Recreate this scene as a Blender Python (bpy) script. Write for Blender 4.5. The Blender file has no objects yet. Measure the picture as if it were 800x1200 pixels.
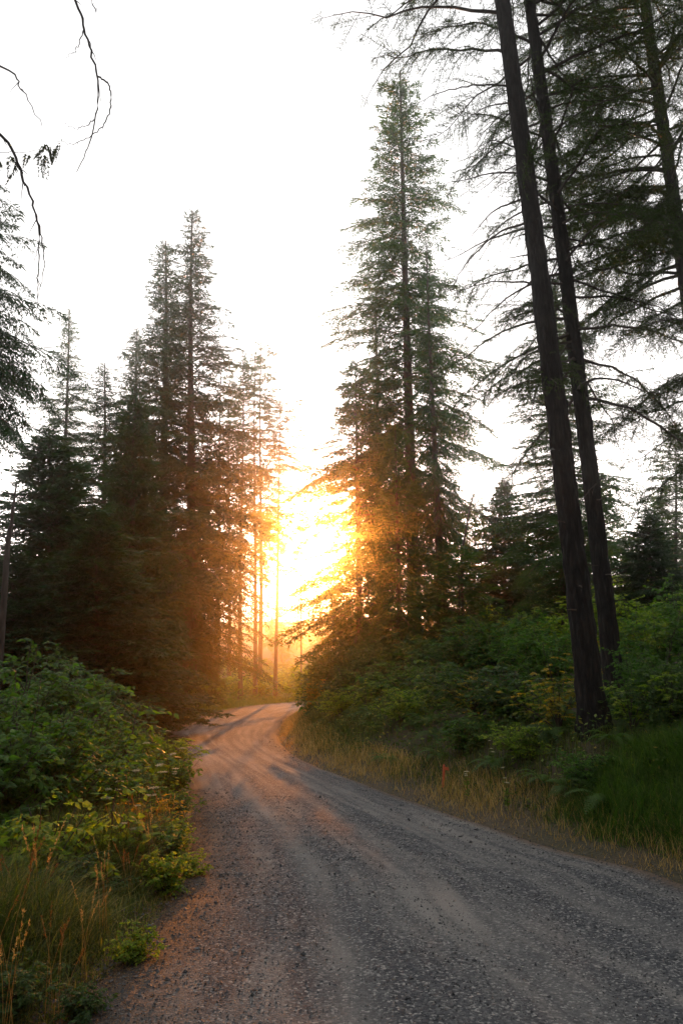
import bpy, math, random
import numpy as np
from mathutils import Vector, Quaternion, Matrix

R = math.radians
rng = np.random.default_rng(11)
random.seed(11)
sc = bpy.context.scene
C = sc.collection

# ------------------------------------------------------------------ camera
CAM_H = 2.0
PITCH = math.atan(150 / 900)
F = 900.0                                   # focal length in photo pixels (photo is 800 x 1200)
cam_d = bpy.data.cameras.new('camera')
cam = bpy.data.objects.new('camera', cam_d)
C.objects.link(cam)
cam.location = (0, 0, CAM_H)
cam.rotation_euler = (math.pi / 2 + PITCH, 0, 0)
cam_d.sensor_fit = 'VERTICAL'
cam_d.sensor_height = 36
cam_d.sensor_width = 24
cam_d.lens = 36 * F / 1200
cam_d.clip_start = 0.05
cam_d.clip_end = 3000
sc.camera = cam

# ------------------------------------------------------------------ sky, sun, exposure
SUN_EL, SUN_AZ = R(7.0), R(-1.3)            # azimuth from +Y, negative is left
sun_dir = Vector((math.cos(SUN_EL) * math.sin(SUN_AZ), math.cos(SUN_EL) * math.cos(SUN_AZ), math.sin(SUN_EL)))
w = bpy.data.worlds.new('World')
sc.world = w
w.use_nodes = True
nt = w.node_tree
nt.nodes.clear()
wo = nt.nodes.new('ShaderNodeOutputWorld')
bg = nt.nodes.new('ShaderNodeBackground')
sky = nt.nodes.new('ShaderNodeTexSky')
sky.sky_type = 'NISHITA'
sky.sun_disc = False
sky.sun_elevation = SUN_EL
sky.sun_rotation = SUN_AZ
sky.air_density = 1.0
sky.dust_density = 3.0
sky.ozone_density = 1.0
hs = nt.nodes.new('ShaderNodeHueSaturation')
hs.inputs['Saturation'].default_value = 0.14
nt.links.new(sky.outputs[0], hs.inputs['Color'])
# a thin even veil of bright cloud over the whole sky
mx = nt.nodes.new('ShaderNodeMix'); mx.data_type = 'RGBA'; mx.blend_type = 'MIX'
mx.inputs['Factor'].default_value = 0.42
mx.inputs['B'].default_value = (6.5, 6.45, 6.5, 1)
nt.links.new(hs.outputs[0], mx.inputs['A'])
nt.links.new(mx.outputs['Result'], bg.inputs['Color'])
bg.inputs['Strength'].default_value = 0.15
nt.links.new(bg.outputs[0], wo.inputs['Surface'])

sd = bpy.data.lights.new('sun', 'SUN')
sun = bpy.data.objects.new('sun', sd)
C.objects.link(sun)
sun.rotation_euler = sun_dir.to_track_quat('Z', 'Y').to_euler()
sd.energy = 5.0
sd.color = (1.0, 0.30, 0.035)
sd.angle = R(0.5)

HAZE_DENSITY = 0.0023
HAZE_G = 0.965
sc.view_settings.view_transform = 'Standard'
sc.view_settings.look = 'None'
sc.view_settings.gamma = 1
sc.view_settings.exposure = 1.12
sc.cycles.use_denoising = True
sc.cycles.max_bounces = 6
sc.cycles.diffuse_bounces = 3
sc.cycles.transmission_bounces = 4
sc.cycles.glossy_bounces = 2
sc.cycles.volume_bounces = 0
sc.cycles.transparent_max_bounces = 4
sc.cycles.use_adaptive_sampling = True
sc.cycles.adaptive_threshold = 0.015
sc.cycles.sample_clamp_indirect = 6

# ------------------------------------------------------------------ object helpers
def tag(o, label=None, cat=None, group=None, kind=None):
    if label: o['label'] = label
    if cat: o['category'] = cat
    if group: o['group'] = group
    if kind: o['kind'] = kind
    return o

def mesh(name, V, faces, mats, midx=None, smooth=False, attr=None):
    """faces: list of int arrays (n x 3 or n x 4)."""
    me = bpy.data.meshes.new(name)
    V = np.asarray(V, dtype=np.float32)
    me.vertices.add(len(V))
    me.vertices.foreach_set('co', V.ravel())
    faces = [np.asarray(f, dtype=np.int32) for f in faces if len(f)]
    loops = np.concatenate([f.ravel() for f in faces])
    tot = np.concatenate([np.full(len(f), f.shape[1], dtype=np.int32) for f in faces])
    st = np.concatenate([[0], np.cumsum(tot)[:-1]]).astype(np.int32)
    me.loops.add(len(loops)); me.loops.foreach_set('vertex_index', loops)
    me.polygons.add(len(tot)); me.polygons.foreach_set('loop_start', st)
    if midx is not None:
        me.polygons.foreach_set('material_index', np.asarray(midx, dtype=np.int32))
    me.polygons.foreach_set('use_smooth', np.full(len(tot), smooth))
    if attr is not None:
        for k, a in attr.items():
            at = me.attributes.new(k, 'FLOAT', 'POINT')
            at.data.foreach_set('value', np.asarray(a, dtype=np.float32))
    for m in mats: me.materials.append(m)
    me.update(calc_edges=True)
    return me

def obj(name, me, parent=None, loc=None):
    o = bpy.data.objects.new(name, me)
    C.objects.link(o)
    if parent: o.parent = parent
    if loc is not None: o.location = loc
    return o

def empty(name, loc=(0, 0, 0)):
    o = bpy.data.objects.new(name, None)
    o.empty_display_size = 0.3
    C.objects.link(o); o.location = loc
    return o

def copy_tree(o, parent=None):
    c = o.copy(); C.objects.link(c)
    if parent: c.parent = parent
    for ch in list(o.children): copy_tree(ch, c)
    return c

def merge(parts):
    """parts: list of (V, T) with T n x 3 -> V, T"""
    V, T, n = [], [], 0
    for v, t in parts:
        V.append(v); T.append(t + n); n += len(v)
    return np.concatenate(V), np.concatenate(T)

def tube(P, r, n=6, cap=True):
    """triangulated tube through P (k x 3), radii r (k)"""
    P = np.asarray(P, float); k = len(P); r = np.broadcast_to(r, (k,))
    T = np.gradient(P, axis=0); T /= np.linalg.norm(T, axis=1)[:, None] + 1e-9
    up = np.array([0.0, 0, 1]) if abs(T[0, 2]) < 0.8 else np.array([1.0, 0, 0])
    A = np.cross(T, up); A /= np.linalg.norm(A, axis=1)[:, None] + 1e-9
    B = np.cross(T, A)
    a = np.arange(n) * 2 * np.pi / n
    V = P[:, None] + r[:, None, None] * (np.cos(a)[None, :, None] * A[:, None] + np.sin(a)[None, :, None] * B[:, None])
    V = V.reshape(-1, 3)
    i = np.arange(k - 1)[:, None] * n; j = np.arange(n)[None]; j2 = (j + 1) % n
    q = np.stack([i + j, i + j2, i + n + j2, i + n + j], -1).reshape(-1, 4)
    t = np.concatenate([q[:, [0, 1, 2]], q[:, [0, 2, 3]]])
    return V, t

def noise2(x, y, s=1.0, seed=0):
    """cheap smooth pseudo noise -1..1"""
    r = np.random.default_rng(seed)
    o = 0
    for i in range(6):
        a = r.uniform(0, 2 * np.pi); f = s * (0.6 + 0.35 * i) * r.uniform(.8, 1.2); ph = r.uniform(0, 6.3)
        o = o + np.sin((x * np.cos(a) + y * np.sin(a)) * f + ph) / (1 + 0.4 * i)
    return o / 2.6

def unit(v): return v / (np.linalg.norm(v, axis=-1, keepdims=True) + 1e-9)
def sstep(a, b, x):
    t = np.clip((np.asarray(x, float) - a) / (b - a), 0, 1); return t * t * (3 - 2 * t)

# ------------------------------------------------------------------ materials
def mat(name):
    m = bpy.data.materials.new(name); m.use_nodes = True
    nt = m.node_tree; nt.nodes.clear()
    out = nt.nodes.new('ShaderNodeOutputMaterial')
    return m, nt, out

def N(nt, t, **kw):
    n = nt.nodes.new(t)
    for k, v in kw.items():
        if k.startswith('i_'):
            key = k[2:].replace('_', ' ')
            n.inputs[key].default_value = v
        else: setattr(n, k, v)
    return n

def ramp(nt, fac, stops):
    r = nt.nodes.new('ShaderNodeValToRGB')
    e = r.color_ramp.elements
    while len(e) < len(stops): e.new(0.5)
    for i, (p, c) in enumerate(stops):
        e[i].position = p; e[i].color = (*c, 1)
    nt.links.new(fac, r.inputs['Fac'])
    return r.outputs['Color']

def mixc(nt, f, a, b, mode='MIX'):
    m = nt.nodes.new('ShaderNodeMix'); m.data_type = 'RGBA'; m.blend_type = mode
    for key, v in (('Factor', f), ('A', a), ('B', b)):
        if isinstance(v, (int, float)): m.inputs[key].default_value = v
        elif isinstance(v, tuple): m.inputs[key].default_value = (*v, 1)
        else: nt.links.new(v, m.inputs[key])
    return m.outputs['Result']

def leaf_mat(name, stops, trans=0.45, rough=0.62, tcol=None):
    """stops: ramp over a per-leaf random 'tint' attribute"""
    m, nt, out = mat(name)
    at = N(nt, 'ShaderNodeAttribute', attribute_name='tint')
    oi = N(nt, 'ShaderNodeObjectInfo')
    ad = N(nt, 'ShaderNodeMath', operation='MULTIPLY_ADD'); ad.inputs[1].default_value = 0.25; ad.inputs[2].default_value = -0.125
    nt.links.new(oi.outputs['Random'], ad.inputs[0])
    s = N(nt, 'ShaderNodeMath', operation='ADD', use_clamp=True)
    nt.links.new(ad.outputs[0], s.inputs[0]); nt.links.new(at.outputs['Fac'], s.inputs[1])
    col = ramp(nt, s.outputs[0], stops)
    p = N(nt, 'ShaderNodeBsdfPrincipled'); p.inputs['Roughness'].default_value = rough
    p.inputs['Specular IOR Level'].default_value = 0.22
    nt.links.new(col, p.inputs['Base Color'])
    tr = N(nt, 'ShaderNodeBsdfTranslucent')
    tc = mixc(nt, 1.0, col, tcol or (1.2, 1.6, 0.45), 'MULTIPLY')
    nt.links.new(tc, tr.inputs['Color'])
    mx = N(nt, 'ShaderNodeMixShader'); mx.inputs[0].default_value = trans
    nt.links.new(p.outputs[0], mx.inputs[1]); nt.links.new(tr.outputs[0], mx.inputs[2])
    nt.links.new(mx.outputs[0], out.inputs['Surface'])
    return m

def bark_mat(name, c1, c2, scale=6, bump=0.03):
    m, nt, out = mat(name)
    tc = N(nt, 'ShaderNodeTexCoord')
    mp = N(nt, 'ShaderNodeMapping'); mp.inputs['Scale'].default_value = (scale, scale, scale * 0.22)
    nt.links.new(tc.outputs['Object'], mp.inputs['Vector'])
    vo = N(nt, 'ShaderNodeTexVoronoi', feature='DISTANCE_TO_EDGE', i_Scale=2.2)
    no = N(nt, 'ShaderNodeTexNoise', i_Scale=3.0, i_Detail=6.0)
    wv = mixc(nt, 0.35, mp.outputs[0], no.outputs['Color'])
    nt.links.new(mp.outputs[0], no.inputs['Vector']); nt.links.new(wv, vo.inputs['Vector'])
    f = ramp(nt, vo.outputs['Distance'], [(0.0, c1), (0.35, c2)])
    col = mixc(nt, no.outputs['Fac'], f, c1)
    p = N(nt, 'ShaderNodeBsdfPrincipled'); p.inputs['Roughness'].default_value = 0.9
    nt.links.new(col, p.inputs['Base Color'])
    b = N(nt, 'ShaderNodeBump'); b.inputs['Distance'].default_value = bump; b.inputs['Strength'].default_value = 0.9
    nt.links.new(vo.outputs['Distance'], b.inputs['Height']); nt.links.new(b.outputs[0], p.inputs['Normal'])
    nt.links.new(p.outputs[0], out.inputs['Surface'])
    return m

def flat_mat(name, col, rough=0.8):
    m, nt, out = mat(name)
    tc = N(nt, 'ShaderNodeTexCoord')
    no = N(nt, 'ShaderNodeTexNoise', i_Scale=40.0, i_Detail=3.0)
    nt.links.new(tc.outputs['Object'], no.inputs['Vector'])
    c = mixc(nt, no.outputs['Fac'], tuple(x * 0.75 for x in col), tuple(min(1, x * 1.2) for x in col))
    p = N(nt, 'ShaderNodeBsdfPrincipled'); p.inputs['Roughness'].default_value = rough
    nt.links.new(c, p.inputs['Base Color']); nt.links.new(p.outputs[0], out.inputs['Surface'])
    return m

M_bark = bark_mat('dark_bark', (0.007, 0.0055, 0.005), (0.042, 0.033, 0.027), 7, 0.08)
M_bark_far = bark_mat('fir_bark', (0.05, 0.035, 0.028), (0.13, 0.09, 0.065), 5)
M_twig = flat_mat('twig_wood', (0.06, 0.045, 0.035))
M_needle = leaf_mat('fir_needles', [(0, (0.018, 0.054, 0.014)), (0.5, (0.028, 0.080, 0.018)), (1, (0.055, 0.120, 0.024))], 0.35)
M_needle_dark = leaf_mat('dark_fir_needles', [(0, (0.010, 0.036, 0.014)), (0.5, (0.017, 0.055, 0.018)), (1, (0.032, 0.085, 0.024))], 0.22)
M_needle_pine = leaf_mat('near_fir_needles', [(0, (0.030, 0.055, 0.014)), (0.6, (0.050, 0.088, 0.020)), (1, (0.12, 0.14, 0.03))], 0.35)
M_leaf = leaf_mat('shrub_leaves', [(0, (0.041, 0.089, 0.022)), (0.5, (0.065, 0.142, 0.030)), (1, (0.128, 0.223, 0.041))], 0.45)
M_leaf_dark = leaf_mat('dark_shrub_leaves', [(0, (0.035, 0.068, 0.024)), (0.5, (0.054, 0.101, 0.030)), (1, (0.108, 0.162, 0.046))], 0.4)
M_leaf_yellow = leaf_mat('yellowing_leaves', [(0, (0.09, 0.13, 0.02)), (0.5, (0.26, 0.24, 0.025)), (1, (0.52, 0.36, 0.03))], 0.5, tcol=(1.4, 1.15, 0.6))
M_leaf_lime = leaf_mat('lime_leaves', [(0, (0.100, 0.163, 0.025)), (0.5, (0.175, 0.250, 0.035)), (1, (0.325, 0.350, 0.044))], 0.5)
M_leaf_red = leaf_mat('red_leaves', [(0, (0.30, 0.04, 0.02)), (1, (0.45, 0.10, 0.03))], 0.45, tcol=(1.4, 1.15, 0.6))
M_fern = leaf_mat('fern_fronds', [(0, (0.068, 0.128, 0.042)), (0.6, (0.112, 0.188, 0.054)), (1, (0.300, 0.255, 0.060))], 0.4)
M_grass = leaf_mat('green_grass', [(0, (0.041, 0.062, 0.019)), (0.55, (0.081, 0.108, 0.024)), (0.85, (0.203, 0.196, 0.041)), (1, (0.405, 0.297, 0.095))], 0.35)
M_grass_lush = leaf_mat('lush_grass', [(0, (0.045, 0.095, 0.022)), (0.6, (0.095, 0.170, 0.034)), (1, (0.22, 0.26, 0.06))], 0.4)
M_straw = leaf_mat('straw_grass', [(0, (0.30, 0.22, 0.07)), (0.5, (0.55, 0.40, 0.15)), (1, (0.75, 0.57, 0.28))], 0.4, tcol=(1.4, 1.15, 0.6))
M_rust = leaf_mat('rusty_seed_heads', [(0, (0.13, 0.06, 0.02)), (1, (0.38, 0.20, 0.06))], 0.35, tcol=(1.4, 1.15, 0.6))
M_petal = leaf_mat('pale_petals', [(0, (0.50, 0.45, 0.28)), (1, (0.72, 0.68, 0.48))], 0.4, tcol=(1, 1, 0.9))
M_cover = leaf_mat('ground_cover_leaves', [(0, (0.039, 0.069, 0.024)), (0.6, (0.075, 0.120, 0.033)), (0.85, (0.20, 0.25, 0.06)), (1, (0.360, 0.255, 0.060))], 0.4)
M_stake = flat_mat('orange_paint', (0.75, 0.16, 0.07), 0.5)

# soil
M_soil, nt, out = mat('forest_soil')
tc = N(nt, 'ShaderNodeTexCoord')
n1 = N(nt, 'ShaderNodeTexNoise', i_Scale=1.4, i_Detail=9.0); n2 = N(nt, 'ShaderNodeTexNoise', i_Scale=24.0, i_Detail=8.0)
for n in (n1, n2): nt.links.new(tc.outputs['Object'], n.inputs['Vector'])
a = ramp(nt, n2.outputs['Fac'], [(0.3, (0.035, 0.026, 0.018)), (0.7, (0.105, 0.075, 0.048))])
b_ = ramp(nt, n1.outputs['Fac'], [(0.4, (0.045, 0.050, 0.020)), (0.6, (0.085, 0.065, 0.035))])
col = mixc(nt, 0.45, a, b_)
p = N(nt, 'ShaderNodeBsdfPrincipled', i_Roughness=0.95)
nt.links.new(col, p.inputs['Base Color'])
bm_ = N(nt, 'ShaderNodeBump'); bm_.inputs['Distance'].default_value = 0.03
nt.links.new(n2.outputs['Fac'], bm_.inputs['Height']); nt.links.new(bm_.outputs[0], p.inputs['Normal'])
nt.links.new(p.outputs[0], out.inputs['Surface'])

# gravel road surface; attributes: u across 0..1, v metres along
M_road, nt, out = mat('gravel_road')
tc = N(nt, 'ShaderNodeTexCoord')
ua = N(nt, 'ShaderNodeAttribute', attribute_name='u'); va = N(nt, 'ShaderNodeAttribute', attribute_name='v')
vo = N(nt, 'ShaderNodeTexVoronoi', i_Scale=62.0, i_Randomness=1.0)
vo2 = N(nt, 'ShaderNodeTexVoronoi', i_Scale=24.0, i_Randomness=1.0)
big = N(nt, 'ShaderNodeTexNoise', i_Scale=0.8, i_Detail=5.0)
fine = N(nt, 'ShaderNodeTexNoise', i_Scale=150.0, i_Detail=3.0)
for n in (vo, vo2, big, fine): nt.links.new(tc.outputs['Object'], n.inputs['Vector'])
sp = N(nt, 'ShaderNodeSeparateColor'); nt.links.new(vo.outputs['Color'], sp.inputs[0])
stone = ramp(nt, sp.outputs[0], [(0.0, (0.030, 0.033, 0.038)), (0.55, (0.072, 0.076, 0.084)), (0.85, (0.14, 0.14, 0.14)), (1.0, (0.34, 0.33, 0.31))])
dust = ramp(nt, fine.outputs['Fac'], [(0.3, (0.15, 0.143, 0.134)), (0.7, (0.30, 0.283, 0.26))])
# streaks stretched along the road: coordinates (u*k, v*small)
cx = N(nt, 'ShaderNodeCombineXYZ')
mu = N(nt, 'ShaderNodeMath', operation='MULTIPLY'); mu.inputs[1].default_value = 9.0; nt.links.new(ua.outputs['Fac'], mu.inputs[0])
mv = N(nt, 'ShaderNodeMath', operation='MULTIPLY'); mv.inputs[1].default_value = 0.16; nt.links.new(va.outputs['Fac'], mv.inputs[0])
nt.links.new(mu.outputs[0], cx.inputs[0]); nt.links.new(mv.outputs[0], cx.inputs[1])
st = N(nt, 'ShaderNodeTexNoise', i_Scale=1.6, i_Detail=4.0, i_Distortion=0.3); nt.links.new(cx.outputs[0], st.inputs['Vector'])
track = ramp(nt, st.outputs['Fac'], [(0.47, (0, 0, 0)), (0.66, (1, 1, 1))])
patch = ramp(nt, big.outputs['Fac'], [(0.36, (0.45, 0.45, 0.45)), (0.6, (1, 1, 1))])
un = N(nt, 'ShaderNodeMath', operation='MULTIPLY_ADD'); un.inputs[1].default_value = 0.08
cx2 = N(nt, 'ShaderNodeCombineXYZ'); nt.links.new(mv.outputs[0], cx2.inputs[1])
wn = N(nt, 'ShaderNodeTexNoise', i_Scale=2.2, i_Detail=3.0); nt.links.new(cx2.outputs[0], wn.inputs['Vector'])
nt.links.new(wn.outputs['Fac'], un.inputs[0]); nt.links.new(ua.outputs['Fac'], un.inputs[2])
k0, k1 = (0, 0, 0), (1, 1, 1)
bands = ramp(nt, un.outputs[0], [(.28, k0), (.33, k1), (.38, k0), (.51, k0), (.555, (.8, .8, .8)), (.60, k0), (.73, k0), (.77, k1), (.82, k0)])
bands = mixc(nt, 0.7, k0, bands)
track = mixc(nt, 1.0, track, bands, 'LIGHTEN')
tf = mixc(nt, 1.0, track, patch, 'MULTIPLY')
tf2 = mixc(nt, 1.0, tf, (0.92, 0.92, 0.92), 'MULTIPLY')
col = mixc(nt, tf2, stone, dust)
# brown soil and needles towards the left edge
ed = N(nt, 'ShaderNodeMapRange'); ed.inputs['From Min'].default_value = 0.20; ed.inputs['From Max'].default_value = 0.02
nt.links.new(ua.outputs['Fac'], ed.inputs['Value'])
edn = N(nt, 'ShaderNodeMath', operation='MULTIPLY_ADD'); edn.inputs[1].default_value = 1.1; edn.inputs[2].default_value = -0.5
nt.links.new(big.outputs['Fac'], edn.inputs[0])
eds = N(nt, 'ShaderNodeMath', operation='ADD', use_clamp=True); nt.links.new(ed.outputs[0], eds.inputs[0]); nt.links.new(edn.outputs[0], eds.inputs[1])
edm = N(nt, 'ShaderNodeMath', operation='MULTIPLY', use_clamp=True); nt.links.new(eds.outputs[0], edm.inputs[0]); nt.links.new(ed.outputs[0], edm.inputs[1])
col = mixc(nt, edm.outputs[0], col, (0.060, 0.042, 0.030))
er = N(nt, 'ShaderNodeMapRange'); er.inputs['From Min'].default_value = 0.93; er.inputs['From Max'].default_value = 0.99
nt.links.new(ua.outputs['Fac'], er.inputs['Value'])
col = mixc(nt, er.outputs[0], col, (0.15, 0.10, 0.065))
p = N(nt, 'ShaderNodeBsdfPrincipled', i_Roughness=0.95)
p.inputs['Specular IOR Level'].default_value = 0.3
nt.links.new(col, p.inputs['Base Color'])
h1 = N(nt, 'ShaderNodeMath', operation='MULTIPLY_ADD'); h1.inputs[1].default_value = -1.0
nt.links.new(vo.outputs['Distance'], h1.inputs[0])
h2 = N(nt, 'ShaderNodeMath', operation='MULTIPLY'); h2.inputs[1].default_value = -0.6; nt.links.new(vo2.outputs['Distance'], h2.inputs[0]); nt.links.new(h2.outputs[0], h1.inputs[2])
bm_ = N(nt, 'ShaderNodeBump'); bm_.inputs['Distance'].default_value = 0.009; bm_.inputs['Strength'].default_value = 0.8
nt.links.new(h1.outputs[0], bm_.inputs['Height']); nt.links.new(bm_.outputs[0], p.inputs['Normal'])
nt.links.new(p.outputs[0], out.inputs['Surface'])

M_stone, nt, out = mat('loose_stone')
at = N(nt, 'ShaderNodeAttribute', attribute_name='tint')
col = ramp(nt, at.outputs['Fac'], [(0, (0.045, 0.047, 0.052)), (0.6, (0.085, 0.088, 0.094)), (0.9, (0.16, 0.155, 0.15)), (1, (0.36, 0.34, 0.31))])
p = N(nt, 'ShaderNodeBsdfPrincipled', i_Roughness=0.65)
nt.links.new(col, p.inputs['Base Color']); nt.links.new(p.outputs[0], out.inputs['Surface'])

# ------------------------------------------------------------------ road edges and terrain
Ledge = [(-2.2, -30), (-2.0, -12), (-1.85, -2), (-1.8, 2), (-1.72, 4.35), (-1.62, 5.4), (-1.52, 6.6), (-1.62, 8.4), (-1.9, 10.3),
         (-2.5, 13.4), (-3.8, 19), (-5.4, 25), (-6.2, 30), (-6.5, 38), (-5.5, 47), (-3.2, 53), (1, 57), (8, 60), (20, 64), (60, 80)]
Redge = [(9.5, -30), (8.6, -12), (7.0, -2), (5.9, 2), (4.9, 4.5), (4.2, 6.1), (3.4, 7.7), (3.15, 8.4), (2.56, 9.3),
         (1.83, 11), (0.84, 13.5), (-0.9, 18.5), (-1.9, 24), (-2.35, 30), (-2.5, 36), (-1.7, 41.5), (0.5, 46), (4, 51), (10, 55.5), (21, 59.5), (61, 76)]
def catmull(P, per=12):
    P = np.array(P, float); Q = np.vstack([2 * P[0] - P[1], P, 2 * P[-1] - P[-2]])
    out = []
    for i in range(1, len(Q) - 2):
        p0, p1, p2, p3 = Q[i - 1:i + 3]
        for t in np.arange(per) / per:
            out.append(0.5 * (2 * p1 + (p2 - p0) * t + (2 * p0 - 5 * p1 + 4 * p2 - p3) * t * t + (3 * p1 - p0 - 3 * p2 + p3) * t ** 3))
    out.append(Q[-2]); return np.array(out)
def resample(P, n, dens=None):
    d = np.concatenate([[0], np.cumsum(np.linalg.norm(np.diff(P, axis=0), axis=1))])
    s = np.linspace(0, d[-1], n)
    return np.stack([np.interp(s, d, P[:, i]) for i in (0, 1)], 1)
LE = catmull(Ledge); RE = catmull(Redge)
LEs, REs = resample(LE, 220), resample(RE, 220)

def dist_poly(px, py, P):
    """distance from points to polyline"""
    A, B = P[:-1], P[1:]
    best = np.full(px.shape, 1e9)
    for a, b in zip(A, B):
        d = b - a; L = d @ d
        t = np.clip(((px - a[0]) * d[0] + (py - a[1]) * d[1]) / L, 0, 1)
        q = (px - a[0] - t * d[0]) ** 2 + (py - a[1] - t * d[1]) ** 2
        np.minimum(best, q, out=best)
    return np.sqrt(best)
POLY = np.vstack([LE, RE[::-1]])
def inside_road(px, py):
    ins = np.zeros(px.shape, bool)
    A = POLY; B = np.roll(POLY, -1, axis=0)
    for a, b in zip(A, B):
        if a[1] == b[1]: continue
        c = ((a[1] > py) != (b[1] > py)) & (px < (b[0] - a[0]) * (py - a[1]) / (b[1] - a[1]) + a[0])
        ins ^= c
    return ins
def road_info(x, y):
    x = np.asarray(x, float); y = np.asarray(y, float)
    dl, dr = dist_poly(x, y, LEs), dist_poly(x, y, REs)
    ins = inside_road(x, y)
    right = dr < dl
    d = np.minimum(dl, dr)
    return ins, right, d
def base_z(y):
    y = np.asarray(y, float)
    return np.where(y < 50, -0.04 * y, -2.0 - 0.2 * np.tanh((y - 50) / 5))
def ground(x, y, info=None):
    x = np.asarray(x, float); y = np.asarray(y, float)
    ins, right, d = info or road_info(x, y)
    z = base_z(y)
    rb = 1.15 * sstep(0.15, 2.6, d) + 0.75 * sstep(2.5, 7, d) + 1.5 * sstep(6, 16, d) + 0.5 * sstep(14, 40, d) + 0.12 * noise2(x, y, 1.1, 3) * sstep(.5, 2, d)
    lb = -0.10 * sstep(0.2, 1.0, d) + 0.25 * sstep(1, 4, d) + 1.3 * sstep(5, 22, d) + 0.10 * noise2(x, y, .9, 4) * sstep(.5, 2, d)
    lb = np.where((~right) & (y > 44) & (x > -9), 0.5 * lb, lb)
    z = z + np.where(ins, -0.06, np.where(right, rb, lb) - 0.06 * (1 - sstep(0, .3, d)))
    z = z + 11 * sstep(90, 380, y) + 1.2 * noise2(x, y, 0.03, 9) * sstep(80, 160, y)
    return z
def G1(x, y): return float(ground(np.array([x]), np.array([y]))[0])

def axis(segs):
    out = []
    for a, b, s in segs: out += list(np.arange(a, b, s))
    return np.array(out + [segs[-1][1]])
gx = axis([(-690, -200, 35), (-200, -60, 10), (-60, -20, 2.5), (-20, -10, .6), (-10, 12, .16), (12, 24, .6), (24, 60, 2.5), (60, 200, 10), (200, 690, 35)])
gy = axis([(-110, -20, 10), (-20, 2, 1.2), (2, 30, .16), (30, 66, .5), (66, 110, 3), (110, 300, 12), (300, 690, 35)])
X, Y = np.meshgrid(gx, gy)
xf, yf = X.ravel(), Y.ravel()
zf = ground(xf, yf)
near = (np.abs(xf) < 14) & (yf < 32)
zf = zf + np.where(near, 0.012 * noise2(xf, yf, 9, 21), 0)
nx, ny = len(gx), len(gy)
i = (np.arange(ny - 1)[:, None] * nx + np.arange(nx - 1)[None]).ravel()
me = mesh('ground', np.stack([xf, yf, zf], 1), [np.stack([i, i + 1, i + nx + 1, i + nx], 1)], [M_soil], smooth=True)
tag(obj('ground', me), 'brown forest soil under the plants on both sides of the road', kind='structure')

# road sheet
def road_sheet():
    nv, nu = 900, 60
    L2, R2 = resample(LE, 2000), resample(RE, 2000)
    # matched stations; finer near the camera
    s = np.linspace(0, 1, nv)
    L = np.stack([np.interp(s, np.linspace(0, 1, len(LE)), LE[:, k]) for k in (0, 1)], 1)
    sR = np.linspace(0, 1, len(RE))
    Rr = np.stack([np.interp(s, sR, RE[:, k]) for k in (0, 1)], 1)
    mid = (L + Rr) / 2
    v = np.concatenate([[0], np.cumsum(np.linalg.norm(np.diff(mid, axis=0), axis=1))])
    u = np.linspace(-0.03, 1.03, nu)
    P = L[:, None] * (1 - u)[None, :, None] + Rr[:, None] * u[None, :, None]
    x, y = P[..., 0], P[..., 1]
    U = np.broadcast_to(u, x.shape); Vv = np.broadcast_to(v[:, None], x.shape)
    z = base_z(y) + 0.035 * (1 - (2 * U - 1) ** 2)
    wear = sstep(-0.1, 0.6, noise2(x, y, .5, 31))
    z = z + 0.0035 * np.sin((y + 0.12 * x) * 2 * np.pi / 0.34 + 2.2 * noise2(x, y, .7, 33)) * wear * sstep(1.5, 4, y) * (1 - sstep(11, 18, y))
    z = z + 0.010 * noise2(x, y, 2.4, 34) + 0.006 * noise2(x, y, 7, 35) + 0.003 * noise2(x, y, 19, 36)
    for c, dpt in ((.30, .014), (.52, .012), (.74, .014)):
        z = z - dpt * np.exp(-((U - c + .02 * noise2(x, y, .25, 37)) / 0.035) ** 2)
    z = z - 0.09 * (sstep(.985, 1.03, U) + sstep(.015, -.03, U) * 1.0) if False else z - 0.10 * np.clip((np.abs(U - .5) - .49) / .04, 0, 1)
    idx = (np.arange(nv - 1)[:, None] * nu + np.arange(nu - 1)[None]).ravel()
    V = np.stack([x.ravel(), y.ravel(), z.ravel()], 1)
    me = mesh('gravel_road', V, [np.stack([idx, idx + nu, idx + nu + 1, idx + 1][::-1], 1)], [M_road], smooth=True,
              attr={'u': U.ravel(), 'v': Vv.ravel()})
    tag(obj('road', me), 'dark gravel road curving left and out of sight behind the bank', kind='structure')
    return L, Rr
RL, RR = road_sheet()

# ------------------------------------------------------------------ photo geometry -> world
cs, sn = math.cos(PITCH), math.sin(PITCH)
def at_pix(px, py, Yd):
    """world point on the ray of photo pixel (px, py) at ground distance Yd"""
    u, v = (px - 400) / F, (600 - py) / F
    dy, dz = cs - v * sn, sn + v * cs
    t = Yd / dy
    return Vector((u * t, Yd, CAM_H + dz * t))
def on_ground(px, Yd):
    """ground point at distance Yd in photo column px"""
    z = -0.5
    for _ in range(4):
        dep = Yd * cs + (z - CAM_H) * sn
        x = (px - 400) / F * dep
        z = G1(x, Yd)
    return Vector((x, Yd, z))

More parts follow.
